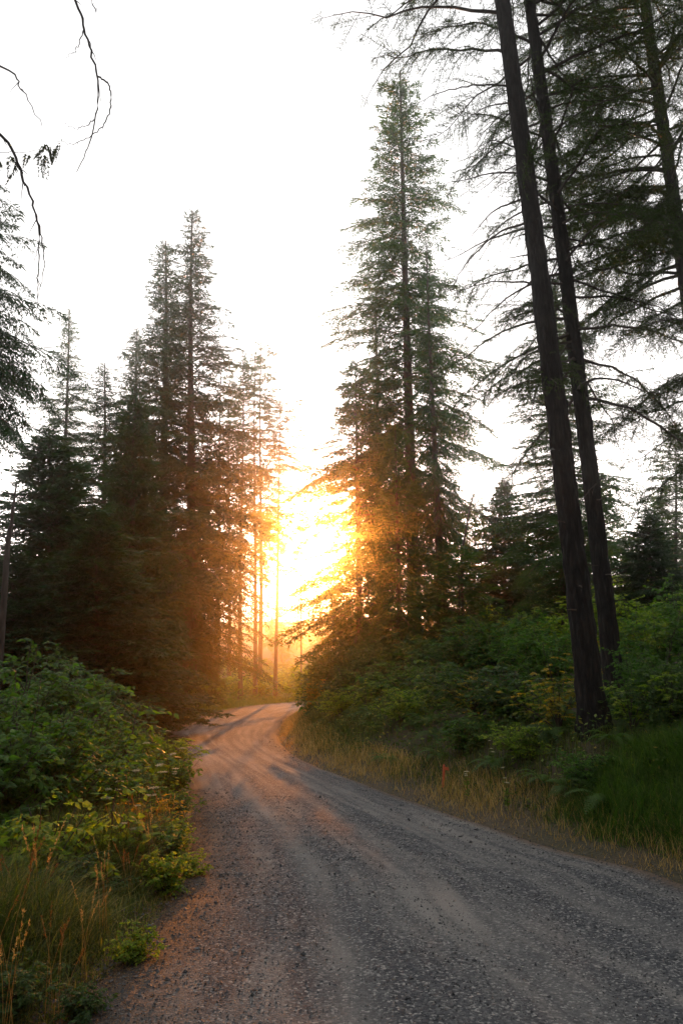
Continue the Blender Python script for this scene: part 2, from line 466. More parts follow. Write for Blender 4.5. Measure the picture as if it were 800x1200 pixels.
# ------------------------------------------------------------------ leaves helper
LEAF_OV = (np.array([[0, 0, 0], [.28, .30, -.03], [.28, 0, .05], [.28, -.30, -.03], [.65, .22, -.08], [.65, 0, -.01], [.65, -.22, -.08], [1, 0, -.14]]),
           np.array([[0, 2, 1], [0, 3, 2], [1, 2, 5], [1, 5, 4], [2, 3, 6], [2, 6, 5], [4, 5, 7], [5, 6, 7]]))
LEAF_SM = (np.array([[0, 0, 0], [.45, .26, -.05], [.5, 0, .03], [.45, -.26, -.05], [1, 0, -.1]]),
           np.array([[0, 2, 1], [0, 3, 2], [1, 2, 4], [2, 3, 4]]))
def palmate():
    V, T = [], []
    for k, a in enumerate(np.radians([-75, -38, 0, 38, 75])):
        L = [.6, .85, 1, .85, .6][k]; c, s = np.cos(a), np.sin(a); n = len(V)
        V += [[0, 0, 0], [.5 * L * c - .13 * s, .5 * L * s + .13 * c, -.04], [.5 * L * c + .13 * s, .5 * L * s - .13 * c, -.04], [L * c, L * s, -.12]]
        T += [[n, n + 2, n + 1], [n + 1, n + 2, n + 3]]
    return np.array(V), np.array(T)
LEAF_MA = palmate()
def place(tmpl, P, D, size, roll=0.5, up=(0, 0, 1), rg=rng, flat=None):
    """instances of tmpl at P pointing D with normals near up -> V, T, count"""
    tv, tt = tmpl
    D = unit(D); n = len(P)
    U = unit(np.asarray(up)[None] + rg.normal(0, roll, (n, 3)))
    S = unit(np.cross(U, D)); Nn = np.cross(D, S)
    sz = np.broadcast_to(size, (n,))[:, None, None]
    V = P[:, None] + sz * (tv[None, :, 0:1] * D[:, None] + tv[None, :, 1:2] * S[:, None] + tv[None, :, 2:3] * Nn[:, None])
    T = tt[None] + (np.arange(n) * len(tv))[:, None, None]
    return V.reshape(-1, 3), T.reshape(-1, 3)

def finish(parts, mats, name, tints):
    """parts: list of (V, T, matindex); tints: list of per-vertex arrays"""
    V, T, M, n = [], [], [], 0
    for v, t, m in parts:
        V.append(v); T.append(t + n); M.append(np.full(len(t), m)); n += len(v)
    return mesh(name, np.concatenate(V), [np.concatenate(T)], mats, np.concatenate(M), attr={'tint': np.concatenate(tints)})

# ------------------------------------------------------------------ conifer crowns
def strips(P, D, ln, wd, rg):
    """one needle-clad twig triangle each"""
    D = unit(D); n = len(P)
    S = unit(np.cross(D, unit(rg.normal(0, 1, (n, 3)) * .8 + np.array([0, 0, 1.0]))))
    wd = np.broadcast_to(wd, (n,))[:, None]; ln = np.broadcast_to(ln, (n,))[:, None]
    a = P + D * ln * .3 + S * wd * .5; b = P + D * ln * .3 - S * wd * .5; c = P + D * ln; 
    V = np.stack([P, a, c, b], 1).reshape(-1, 3)
    i = np.arange(n)[:, None] * 4
    T = np.concatenate([i + [0, 1, 2], i + [0, 2, 3]]) if FAT else np.concatenate([i + [1, 2, 3]])
    return V, T
FAT = False
def branch_proto(L, rg, up=.15, droop=.35, spread=.30, hang=.25, tw_step=.13, sub_step=.13, sub_len=.22, width=.06, bare=.12):
    k = 9
    t = np.linspace(0, 1, k)
    P = np.stack([t * L, rg.normal(0, .015 * L, k).cumsum() * .6 * t, (up * t - droop * t ** 2) * L], 1)
    def at(tt): return np.stack([np.interp(tt, t, P[:, j]) for j in range(3)], -1)
    wv, wt = tube(P, np.linspace(.012 * L ** .7, .003, k) + .002, 3)
    ts = np.arange(bare * L, L, tw_step) / L
    ts = np.repeat(ts, 2) + rg.normal(0, .01, len(ts) * 2); ts = np.clip(ts, bare, .99)
    side = np.tile([1, -1], len(ts) // 2)
    shape = np.sin(np.pi * np.clip((ts - bare * .5) / (1 - bare * .5), 0, 1) ** .75) * .75 + .28 * (1 - ts)
    tl = (spread * L * shape + .12) * rg.uniform(.6, 1.15, len(ts))
    base = at(ts)
    ang = np.radians(rg.normal(52, 9, len(ts)))
    D = np.stack([np.cos(ang), side * np.sin(ang), -hang * rg.uniform(.2, 1.6, len(ts))], 1); D = unit(D)
    # sub twigs
    cnt = np.maximum(2, (tl / sub_step).astype(int)) * 2
    idx = np.repeat(np.arange(len(ts)), cnt)
    pos = np.concatenate([np.repeat((np.arange(c // 2) + .5) / (c // 2), 2) for c in cnt])
    sd_ = np.concatenate([np.tile([1, -1], c // 2) for c in cnt])
    tlx = tl[idx]
    sp_ = base[idx] + D[idx] * (pos * tlx)[:, None]; sp_[:, 2] -= hang * .8 * (pos * tlx) ** 2
    side2 = unit(np.cross(D[idx], np.array([0, 0, 1.0])))
    sdv = D[idx] * .75 + side2 * (sd_ * .65)[:, None] + rg.normal(0, .18, (len(idx), 3)); sdv[:, 2] -= hang * .6
    sl = sub_len * (1.1 - .55 * pos) * rg.uniform(.6, 1.3, len(idx))
    v1, t1 = strips(sp_, sdv, sl, width * rg.uniform(.7, 1.2, len(idx)), rg)
    v2, t2 = strips(base, D, tl, width * .8, rg)
    # tip
    tp = at(np.linspace(.75, 1, 6)); v3, t3 = strips(tp, np.tile(P[-1] - P[-2], (6, 1)) + rg.normal(0, .05 * L, (6, 3)), sub_len * 1.3, width, rg)
    nv, ntt = merge([(v1, t1), (v2, t2), (v3, t3)])
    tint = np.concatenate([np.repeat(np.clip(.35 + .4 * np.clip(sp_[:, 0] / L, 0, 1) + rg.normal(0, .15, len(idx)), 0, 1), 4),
                           np.full(len(v2), .4), np.full(len(v3), .8)])
    return dict(L=L, wv=wv, wt=wt, nv=nv, nt=ntt, tint=tint)

def crown(name, H, base, top_r, n, lib, prof, rg, needle, up_top=35, up_bot=-12, miss=.0, lenj=.28, blank=None):
    parts, tints = [], []
    NV, NT, NI, WV, WT = [], [], [], [], []
    cn = cw = 0
    clump_ph = rg.uniform(0, 6.3, 4)
    for i in range(n):
        f = (i + rg.uniform(0, 1)) / n
        h = base + (H - base) * (1 - (1 - f) ** 1.0)
        fr = (h - base) / (H - base)
        az = i * 2.39996 + rg.normal(0, .35)
        cl = .5 * (math.sin(3 * az + 9 * fr + clump_ph[0]) + math.sin(2 * az - 23 * fr + clump_ph[1]))
        if rg.uniform() < miss * (1 + .8 * cl): continue
        L = prof(fr) * top_r * (1 + .34 * cl) * float(np.clip(rg.normal(1, lenj), .35, 1.5))
        L = max(L, .22)
        pr = min(lib, key=lambda q: abs(math.log(q['L'] / L)) + rg.uniform(0, .35))
        s = L / pr['L']
        pitch = R(up_bot + (up_top - up_bot) * fr ** 1.3 + rg.normal(0, 6))
        roll = rg.normal(0, .25)
        q = Matrix.Rotation(az, 3, 'Z') @ Matrix.Rotation(-pitch, 3, 'Y') @ Matrix.Rotation(roll, 3, 'X')
        Mx = np.array(q).T * s
        o = np.array([0, 0, h])
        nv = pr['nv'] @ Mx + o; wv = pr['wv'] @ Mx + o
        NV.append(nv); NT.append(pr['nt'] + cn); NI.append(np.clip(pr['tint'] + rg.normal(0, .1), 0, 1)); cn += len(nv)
        WV.append(wv); WT.append(pr['wt'] + cw); cw += len(wv)
    NV, NT, NI, WV, WT = map(np.concatenate, (NV, NT, NI, WV, WT))
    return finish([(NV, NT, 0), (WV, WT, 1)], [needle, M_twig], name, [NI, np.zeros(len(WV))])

def trunk_mesh(name, H, r0, r1, n=10, m=M_bark_far, flare=.35, rg=rng, rings=28, rough=.03, bend=.0):
    z = np.linspace(-.4, H, rings)
    t = np.clip(z / H, 0, 1)
    r = r0 + (r1 - r0) * t ** .9 + r0 * flare * np.exp(-np.maximum(z, 0) / .45)
    P = np.stack([bend * np.sin(t * 5 + 1) * t, bend * np.cos(t * 4) * t, z], 1)
    V, T = tube(P, r, n)
    nrm = V - np.repeat(P, n, axis=0)
    a = np.tile(np.arange(n), rings)
    V = V + nrm * (rg.normal(0, rough, len(V)) + rough * 1.2 * np.sin(a * 2.4)[:] )[:, None]
    return mesh(name, V, [T], [m], smooth=True)

def libset(Ls, seeds, **kw):
    return [branch_proto(L, np.random.default_rng(100 + 7 * k + int(L * 10)), **kw) for L in Ls for k in range(seeds)]
lib_fir = libset([.5, 1.2, 2.2, 3.4, 4.6], 2, up=.12, droop=.30, hang=.30, spread=.27, tw_step=.15, sub_step=.115, sub_len=.27, width=.062)
lib_dense = libset([.5, 1.2, 2.2, 3.4], 2, up=.10, droop=.32, hang=.40, spread=.30, tw_step=.14, sub_step=.13, sub_len=.24, width=.085)
lib_sparse = libset([.5, 1.1, 1.8, 2.8], 2, up=.18, droop=.38, hang=.28, spread=.30, tw_step=.15, sub_step=.15, sub_len=.26, width=.075, bare=.3)
lib_droop = libset([.6, 1.4, 2.4, 3.4], 2, up=.10, droop=.45, hang=.95, spread=.26, tw_step=.10, sub_step=.10, sub_len=.22, width=.05)
lib_far = libset([.8, 2.0, 3.2], 2, up=.08, droop=.3, hang=.3, spread=.3, tw_step=.36, sub_step=.34, sub_len=.5, width=.20)

def make_conifer(kind):
    rg = np.random.default_rng({'tall': 1, 'broad': 2, 'dense': 3, 'slim': 4, 'droop': 5, 'small': 6, 'far': 7, 'tall2': 8, 'slim2': 9, 'sun': 10}[kind])
    if kind in ('tall', 'tall2'):
        H = 28; cr = crown('crown', H, 5.0 if kind == 'tall' else 3.5, 3.7, 480, lib_fir, lambda f: min(1, 1.10 * (1 - f) ** .72 + .0) * (.62 + .38 * min(1, f / .25)), rg, M_needle, 30, -18, .16, .42)
        tr = trunk_mesh('trunk', H, .34, .03, rg=rg, bend=.10)
    elif kind == 'broad':
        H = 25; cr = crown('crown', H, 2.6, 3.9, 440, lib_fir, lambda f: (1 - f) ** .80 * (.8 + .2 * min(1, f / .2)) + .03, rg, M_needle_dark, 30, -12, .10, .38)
        tr = trunk_mesh('trunk', H, .38, .03, rg=rg, bend=.1)
    elif kind == 'dense':
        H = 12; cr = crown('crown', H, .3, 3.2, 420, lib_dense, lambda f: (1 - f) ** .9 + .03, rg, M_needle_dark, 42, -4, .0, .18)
        tr = trunk_mesh('trunk', H, .2, .02, rg=rg)
    elif kind in ('slim', 'slim2'):
        H = 24; cr = crown('crown', H, 8.0 if kind == 'slim' else 10, 1.9, 190 if kind == 'slim' else 140, lib_sparse, lambda f: (1 - f) ** .5 * (.7 + .3 * min(1, f / .3)) + .04, rg, M_needle, 25, -22, .15, .4)
        tr = trunk_mesh('trunk', H, .17, .02, rg=rg, bend=.2)
    elif kind == 'droop':
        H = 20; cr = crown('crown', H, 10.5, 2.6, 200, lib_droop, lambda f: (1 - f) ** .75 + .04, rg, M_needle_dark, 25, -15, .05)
        tr = trunk_mesh('trunk', H, .3, .03, rg=rg)
    elif kind == 'small':
        H = 6; cr = crown('crown', H, .7, 1.9, 130, lib_sparse, lambda f: (1 - f) ** .85 + .05, rg, M_needle, 38, 0, .1)
        tr = trunk_mesh('trunk', H, .08, .01, rg=rg, n=7, rings=12)
    elif kind == 'sun':
        H = 16; cr = crown('crown', H, 1.4, 3.0, 400, lib_sparse, lambda f: (1 - f) ** .7 + .05, rg, M_needle, 30, -14, .12, .3)
        tr = trunk_mesh('trunk', H, .2, .02, rg=rg, bend=.1)
    else:
        H = 18; cr = crown('crown', H, 1.5, 3.0, 110, lib_far, lambda f: (1 - f) ** .85 + .04, rg, M_needle, 30, -12, .05)
        tr = trunk_mesh('trunk', H, .2, .02, rg=rg, n=6, rings=6)
    return dict(H=H, crown=cr, trunk=tr)
CON = {}
def conifer(kind, pxb, pxt, yt, Yd, label, group=None, wide=1.0, rz=None, name='fir_tree', cat='tree'):
    if kind not in CON: CON[kind] = make_conifer(kind)
    K = CON[kind]
    b = on_ground(pxb, Yd); t = at_pix(pxt, yt, Yd)
    ax = t - b; s = ax.length / K['H']
    q = Vector((0, 0, 1)).rotation_difference(ax.normalized()) @ Quaternion((0, 0, 1), random.uniform(0, 6.3) if rz is None else rz)
    o = empty(name, b)
    o.rotation_mode = 'QUATERNION'; o.rotation_quaternion = q
    o.scale = (s * wide, s * wide, s)
    tr = obj('trunk', K['trunk'], o); cr = obj('crown', K['crown'], o)
    tr.scale = (1 / wide, 1 / wide, 1)
    tag(o, label, cat, group)
    return o

# left of the road
conifer('droop', -48, -34, 160, 19, 'drooping dark conifer cut off by the left edge of the picture', wide=1.1)
conifer('tall2', 66, 81, 362, 40, 'open-topped conifer at far left with its upper trunk showing', wide=.85)
conifer('broad', 222, 227, 248, 42, 'tallest conifer of the left group, its pointed top above all the others there')
conifer('broad', 190, 193, 282, 45, 'second tallest conifer of the left group, just left of the tallest one', wide=.95)
conifer('broad', 120, 122, 425, 38, 'broad dark fir standing left of the small full fir in the left group', wide=1.25)
conifer('broad', 150, 160, 385, 47, 'fir seen between the broad dark fir and the two tallest of the left group', wide=1.0)
conifer('dense', 150, 158, 455, 30, 'full dark fir with boughs down to the ground, in front of the left group', wide=.72)
conifer('dense', 60, 58, 500, 26, 'dark bushy fir behind the left shrubs near the broken snag', wide=1.5)
conifer('dense', 18, 15, 640, 22, 'low dark fir at the left edge below the drooping conifer', wide=2.0)
conifer('dense', 116, 112, 600, 23, 'lowest of the dark firs rising directly behind the left shrub thicket', wide=1.7)
conifer('slim2', 254, 260, 412, 49, 'orange-lit conifer just right of the tallest tree of the left group', wide=1.05)
conifer('slim', 282, 282, 412, 52, 'slender conifer, left one of the row of straight trunks beside the sun gap', 'slender trunks left of the sun', wide=1.2)
conifer('slim2', 299, 299, 418, 54, 'slender conifer with the thickest straight trunk of the row left of the sun', 'slender trunks left of the sun', wide=1.5)
conifer('slim', 304, 309, 398, 58, 'slender conifer whose thin leader is the highest of the row left of the sun', 'slender trunks left of the sun', wide=1.0)
conifer('slim2', 322, 330, 470, 55, 'slender conifer nearest the sun gap, last of the row of straight trunks', 'slender trunks left of the sun', wide=2.0)
conifer('slim', 268, 270, 440, 60, 'slender conifer half hidden at the left end of the row beside the sun gap', 'slender trunks left of the sun', wide=.95)
conifer('sun', 236, 236, 560, 46, 'shorter conifer glowing orange at the foot of the left group', wide=.5)
# right of the sun
conifer('tall', 487, 468, 84, 36, 'tallest fir in the middle of the picture, right of the sun', rz=.7, wide=.98)
conifer('tall2', 520, 500, 285, 30, 'narrower fir with a dark straight trunk right beside the tallest middle fir', wide=.52)
conifer('sun', 422, 417, 425, 33, 'fir that the low sun shines through, left of the tallest middle fir', wide=1.0)
conifer('tall2', 446, 440, 330, 39, 'fir rising between the sunlit fir and the tallest middle fir', wide=.62)
conifer('sun', 470, 462, 500, 29, 'shaggy fir under the tallest middle fir, low on the bank', wide=.8)
conifer('dense', 592, 590, 560, 34, 'small rounded fir between the middle firs and the big leaning trunks', wide=1.2)
conifer('small', 622, 618, 600, 40, 'thin young fir just left of the first leaning trunk', wide=.8)
conifer('dense', 765, 760, 598, 24, 'dark young fir right of the two leaning trunks on the slope', wide=1.5)
conifer('tall2', 664, 648, 330, 25, 'fir behind the two leaning trunks, its boughs filling the gap between them', wide=1.25)
conifer('small', 540, 536, 640, 27, 'low bushy fir at the foot of the middle firs', wide=1.6)
ORDF = ['first', 'second', 'third', 'fourth', 'fifth', 'sixth', 'seventh', 'eighth', 'ninth', 'tenth']
FARR = [636, 690, 724, 775, 796, 560, 505, 607, 655, 745]; FARL = [330, 348, 372, 390, 318, 408]
for pb, pt, yt, Yd, kd, wd, lb in [(556, 556, 585, 44, 'small', 1.1, 'backlit fir in the row behind the bare leaning snag'), 
                                   (690, 688, 545, 42, 'small', 1.1, 'backlit fir in the row right of the second leaning trunk'), 
                                   (792, 790, 500, 38, 'sun', 1.1, 'backlit fir in the row above the right edge bushes')]:
    conifer(kd, pb, pt, yt, Yd, lb, 'backlit firs behind the slope', wide=wd)
for k, (pb, pt, yt, Yd) in enumerate([(636, 634, 558, 75), (690, 690, 590, 80), (724, 722, 592, 85), (775, 776, 565, 70), (796, 798, 600, 90), (560, 560, 620, 85), (505, 505, 600, 90),
                                      (607, 608, 615, 95), (655, 655, 600, 100), (745, 745, 620, 95)]):
    conifer('far', pb, pt, yt, Yd, f'pale hazy fir far behind the right slope, {ORDF[sorted(FARR).index(pb)]} from the left', 'pale far firs on the right', wide=1.1)
for k, (pb, pt, yt, Yd) in enumerate([(330, 330, 690, 110), (348, 349, 702, 140), (372, 372, 690, 120), (390, 391, 668, 100), (318, 318, 676, 125), (408, 408, 660, 105)]):
    conifer('far', pb, pt, yt, Yd, f'faded orange fir beyond the bend, {ORDF[sorted(FARL).index(pb)]} from the left under the sun', 'faded firs under the sun', wide=1.1)

# far-off wood on the rising ground: one mass
def far_wood():
    rg = np.random.default_rng(77)
    K = make_conifer('far')
    me0 = K['crown']
    nv = len(me0.vertices); co = np.empty(nv * 3, np.float32); me0.vertices.foreach_get('co', co); co = co.reshape(-1, 3)
    tv = np.empty(len(me0.polygons) * 3, np.int32); me0.loops.foreach_get('vertex_index', tv); tv = tv.reshape(-1, 3)
    # thin the prototype
    keep = rg.permutation(len(tv))[:420]; tr = tv[keep]
    tri = co[tr]
    c = tri.mean(1, keepdims=True); tri = c + (tri - c) * 2.6
    parts = []
    n = 300
    y = rg.uniform(130, 420, n); x = rg.uniform(-1, 1, n) * (20 + y * .62)
    z = ground(x, y)
    for k in range(n):
        s = rg.uniform(.55, .95); a = rg.uniform(0, 6.3); c, s_ = math.cos(a), math.sin(a)
        Rm = np.array([[c, s_, 0], [-s_, c, 0], [0, 0, 1]]) * s
        v = tri.reshape(-1, 3) @ Rm + np.array([x[k], y[k], z[k]])
        parts.append((v, np.arange(len(v)).reshape(-1, 3)))
    V, T = merge(parts)
    me = mesh('distant_wood', V, [T], [M_needle], attr={'tint': np.full(len(V), .6)})
    tag(obj('distant_wood', me), 'far-off conifer wood fading into the bright haze', kind='stuff')
far_wood()

# unseen wood beside and behind the viewpoint, thickened to block sky light: one mass
def surrounding_wood():
    rg = np.random.default_rng(78)
    me0 = CON['broad']['crown']
    nv = len(me0.vertices); co = np.empty(nv * 3, np.float32); me0.vertices.foreach_get('co', co); co = co.reshape(-1, 3)
    tv = np.empty(len(me0.polygons) * 3, np.int32); me0.loops.foreach_get('vertex_index', tv); tv = tv.reshape(-1, 3)
    tri = co[tv[rg.permutation(len(tv))[:9000]]]
    c = tri.mean(1, keepdims=True); tri = c + (tri - c) * 2.2
    tv_, tt_ = tube([(0, 0, -.5), (0, 0, 10), (0, 0, 24)], [.32, .2, .03], 7)
    crowns, trunks = [], []
    for x, y in [(-8, -4), (-6.5, -8), (10.5, -4), (3, -22), (-17, 3), (-9, -6), (-14, -3), (-23, 14), (-22, 0), (-7, -12), (-13, -13), (-19, -8), (-3.6, -17), (-9, -20), (12.5, -2), (14, 5), (17, 11), (18, 2), (11.5, -9),
                 (15.5, -12), (20, -5), (13, -17), (19, -19), (9, -26), (2, -27), (-4, -26), (-14, -26), (20, -30), (22, 9), (25, 18), (-24, 20), (-26, 10), (6, -34), (-2, -36), (15, -26)]:
        s = rg.uniform(1.05, 1.3); a = rg.uniform(0, 6.3); c, s_ = math.cos(a), math.sin(a)
        Rm = np.array([[c, s_, 0], [-s_, c, 0], [0, 0, 1]]) * s
        o = np.array([x, y, G1(x, y)])
        crowns.append((tri.reshape(-1, 3) @ Rm + o, np.arange(len(tri) * 3).reshape(-1, 3)))
        trunks.append((tv_ * s + o, tt_))
    V, T = merge(crowns); V2, T2 = merge(trunks)
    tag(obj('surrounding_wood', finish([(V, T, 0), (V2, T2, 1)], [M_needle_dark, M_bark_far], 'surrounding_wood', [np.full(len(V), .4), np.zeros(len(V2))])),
        'unseen conifer wood beside and behind the viewpoint, thickened to block sky light', kind='stuff')
surrounding_wood()

# ------------------------------------------------------------------ near leaning trees with individual boughs
def near_bough(L, rg, kind):
    """detailed bough: wood plus needles on drooping side twigs"""
    k = 12
    t = np.linspace(0, 1, k)
    bare = .18 if kind == 'live' else .5
    P = np.stack([t * L, np.cumsum(rg.normal(0, .028 * L, k)) * t, (rg.uniform(.1, .3) * t - rg.uniform(.28, .5) * t ** 2.1) * L + np.cumsum(rg.normal(0, .012 * L, k))], 1)
    def at(tt): return np.stack([np.interp(tt, t, P[:, j]) for j in range(3)], -1)
    W = [tube(P, np.linspace(.010 * L ** .9 + .006, .003, k), 5)]
    step = .095 if kind == 'live' else .30
    ts = np.arange(bare * L, L * .99, step) / L
    ts = np.repeat(ts, 2); side = np.tile([1, -1], len(ts) // 2)
    drop = rg.uniform(size=len(ts)) < (.08 if kind == 'live' else .3)
    ts, side = ts[~drop], side[~drop]; ts = np.clip(ts + rg.normal(0, .012, len(ts)), bare, .985)
    cl = .5 + .5 * np.sin(ts * rg.uniform(14, 22) + rg.uniform(0, 6)); tl = (.22 * L * np.sin(np.pi * np.clip((ts - bare * .6) / (1 - bare * .6), 0, 1) ** .8) + .14) * rg.uniform(.4, 1.3, len(ts)) * (.45 + .75 * cl)
    ang = np.radians(rg.normal(55, 12, len(ts)))
    NP, ND = [], []
    for j in range(len(ts)):
        b = at(ts[j]); l = tl[j]
        s = np.linspace(0, 1, 5)[:, None]
        dh = np.array([math.cos(ang[j]), side[j] * math.sin(ang[j]), rg.uniform(-.25, .15)])
        path = b + dh * l * s + np.array([0, 0, -1]) * (rg.uniform(-.1, .9) * l * s ** 2)
        W.append(tube(path, np.linspace(.0055, .002, 5), 3))
        # sub twigs hang
        ns = max(2, int(l / .06))
        for u in (np.arange(ns) + rg.uniform(.2, .8)) / ns:
            if rg.uniform() < .1: continue
            for sg in (1, -1):
                if rg.uniform() < .15: continue
                pb = np.array([np.interp(u, s[:, 0], path[:, q]) for q in range(3)])
                sv = np.array([-dh[1], dh[0], 0]) * sg
                d = dh * rg.uniform(.2, .9) + sv * rg.uniform(.2, 1.0) + np.array([0, 0, rg.uniform(-1.0, .35)]); d = d / np.linalg.norm(d)
                ll = rg.uniform(.07, .19) * (1.15 - .5 * u)
                m = int(ll / .011)
                q = (np.arange(m) + .5) / m
                pos = pb + d * ll * q[:, None] + np.array([0, 0, -.25 * ll]) * (q ** 2)[:, None]
                NP.append(pos); ND.append(np.tile(d, (m, 1)))
                e = pb + d * ll + np.array([0, 0, -.25 * ll])
                W.append((np.array([pb + [0, 0, .003], pb - [0, 0, .003], e]), np.array([[0, 1, 2]])))
        m = int(l / .014); q = (np.arange(m) + .5) / m
        pos = np.stack([np.interp(q, s[:, 0], path[:, z]) for z in range(3)], 1)
        NP.append(pos[m // 4:]); ND.append(np.tile(dh, (m - m // 4, 1)))
    NP, ND = np.concatenate(NP), np.concatenate(ND); n = len(NP)
    D = unit(unit(ND) * .7 + unit(rg.normal(0, 1, (n, 3))))
    S = unit(np.cross(D, rg.normal(0, 1, (n, 3)))) * .0050
    ln = rg.uniform(.028, .045, n)[:, None]
    V = np.stack([NP + S, NP - S, NP + D * ln], 1).reshape(-1, 3)
    T = np.arange(3 * n).reshape(-1, 3)
    wv, wt = merge(W)
    tint = np.repeat(np.clip(rg.normal(.4, .2, n), 0, 1), 3)
    return finish([(V, T, 0), (wv, wt, 1)], [M_needle_pine, M_twig], 'bough', [tint, np.zeros(len(wv))])
rgb = np.random.default_rng(5)
BOUGH = [near_bough(L, rgb, 'live') for L in (2.2, 2.8, 3.4, 4.0, 2.5, 3.1, 3.7)] + [near_bough(3.2, rgb, 'thin'), near_bough(2.6, rgb, 'thin'), near_bough(2.9, rgb, 'thin')]
BOUGH_L = [2.2, 2.8, 3.4, 4.0, 2.5, 3.1, 3.7, 3.2, 2.6, 2.9]

def bare_branch(pts, r0, rg, twigs=6, parent=None, name='dead_branch', mat_=M_twig, tl=.35):
    P = catmull3(pts, 6)
    k = len(P)
    P = P + rg.normal(0, .006, P.shape)
    parts = [tube(P, np.linspace(r0, r0 * .18, k), 6)]
    for j in range(twigs):
        i_ = int(rg.uniform(.25, .95) * (k - 1)); d = P[min(i_ + 1, k - 1)] - P[i_ - 1]; d = d / np.linalg.norm(d)
        d = d + rg.normal(0, .55, 3); d[2] -= .3; d = d / np.linalg.norm(d); l = rg.uniform(.3, 1) * tl
        s = np.linspace(0, 1, 5)[:, None]
        parts.append(tube(P[i_] + d * l * s + np.array([0, 0, -.3 * l]) * s ** 2 + np.cumsum(rg.normal(0, .035 * l, (5, 3)), 0) * s, np.linspace(r0 * .3, r0 * .1, 5), 4))
    V, T = merge(parts)
    return V, T
def catmull3(P, per):
    P = np.array(P, float); Q = np.vstack([2 * P[0] - P[1], P, 2 * P[-1] - P[-2]]); out = []
    for i in range(1, len(Q) - 2):
        p0, p1, p2, p3 = Q[i - 1:i + 3]
        for t in np.arange(per) / per:
            out.append(0.5 * (2 * p1 + (p2 - p0) * t + (2 * p0 - 5 * p1 + 4 * p2 - p3) * t * t + (3 * p1 - p0 - 3 * p2 + p3) * t ** 3))
    out.append(Q[-2]); return np.array(out)

def near_tree(name, pxb, Yd, pxt, H, r0, label, boughs, dead=(), seed=0, rtop=.10):
    """pxb: column of the base, pxt: column where it leaves the top of the picture"""
    rg = np.random.default_rng(seed)
    b = on_ground(pxb, Yd)
    t0 = at_pix(pxt, 0, Yd)
    ax = (t0 - b).normalized()
    o = empty(name, b)
    q = Vector((0, 0, 1)).rotation_difference(ax)
    o.rotation_mode = 'QUATERNION'; o.rotation_quaternion = q
    tag(o, label, 'tree')
    rings = 150
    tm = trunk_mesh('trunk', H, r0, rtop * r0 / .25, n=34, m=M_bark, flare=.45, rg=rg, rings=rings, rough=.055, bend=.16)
    obj('trunk', tm, o)
    qi = q.inverted()
    for (hh, az, L, up, kind) in boughs:
        c = range(7) if kind == 'live' else range(7, 10)
        j = min(c, key=lambda j_: abs(BOUGH_L[j_] - L) + rg.uniform(0, .6))
        s = L / BOUGH_L[j]
        bo = obj('bough', BOUGH[j], o)
        bo.scale = (s, s * rg.uniform(.9, 1.1), s)
        wq = Quaternion((0, 0, 1), az) @ Quaternion((0, 1, 0), -R(up)) @ Quaternion((1, 0, 0), rg.normal(0, .5))
        bo.rotation_mode = 'QUATERNION'; bo.rotation_quaternion = wq
        bo.location = (0, 0, hh)
    for k in range(11):
        hh = rg.uniform(1.8, 9.5); a = rg.uniform(0, 6.3); l = rg.uniform(.10, .38); rr_ = r0 * (1 - .35 * hh / 10) * .9
        d = np.array([math.cos(a), math.sin(a), rg.uniform(-.25, .25)])
        V, T = tube(np.array([0, 0, hh]) + d * np.linspace(0, rr_ + l, 5)[:, None] + rg.normal(0, .008, (5, 3)), np.linspace(.016, .006, 5), 5)
        obj('stub', mesh('stub', V, [T], [M_twig]), o)
    for pts, r, tw in dead:
        Pw = []
        for (px, py, dy) in pts: Pw.append(qi @ (at_pix(px, py, Yd + dy) - b))
        V, T = bare_branch([tuple(p) for p in Pw], r, rg, tw)
        obj('dead_branch', mesh('dead_branch', V, [T], [M_twig], smooth=True), o)
    return o
def rand_boughs(rg, h0, h1, n, L, kinds=('live',), azb=None, up=(12, -12)):
    out = []
    for i in range(n):
        f = (i + rg.uniform()) / n; h = h0 + (h1 - h0) * f
        az = i * 2.4 + rg.normal(0, .4)
        if azb is not None and rg.uniform() < .6: az = azb + rg.normal(0, .7)
        out.append((h, az, L * (1 - .35 * f) * rg.uniform(.7, 1.15), up[1] + (up[0] - up[1]) * f + rg.normal(0, 7), kinds[int(rg.uniform() * len(kinds))]))
    return out
rg = np.random.default_rng(41)
PI = math.pi
near_tree('leaning_conifer', 697, 12.0, 590, 24, .190, 'nearest of the big dark leaning trunks, thick and bare up to the top edge',
          [(12.4, PI * .98, 3.3, 8, 'thin'), (11.6, PI * 1.03, 2.5, -2, 'live'), (13.0, PI * .9, 2.8, 6, 'thin'), (13.4, PI * 1.1, 3.4, 10, 'thin')] +
          rand_boughs(rg, 13.5, 23, 34, 3.6, ('live', 'thin')),
          dead=[([(598, 100, 0), (560, 100, -.2), (520, 107, -.5), (488, 122, -.8)], .018, 5),
                ([(603, 120, 0), (570, 125, -.3), (532, 150, -.6)], .016, 5),
                ([(602, 132, 0), (580, 140, .2), (550, 180, .3)], .013, 3),
                ([(603, 172, 0), (575, 165, -.2), (550, 182, -.4)], .014, 3),
                ([(612, 232, 0), (575, 250, -.3), (550, 280, -.5)], .020, 4),
                ([(614, 262, 0), (580, 275, -.4), (545, 310, -.7), (526, 345, -.9)], .022, 4),
                ([(622, 330, 0), (600, 350, -.3), (585, 362, -.4)], .014, 2)], seed=1)
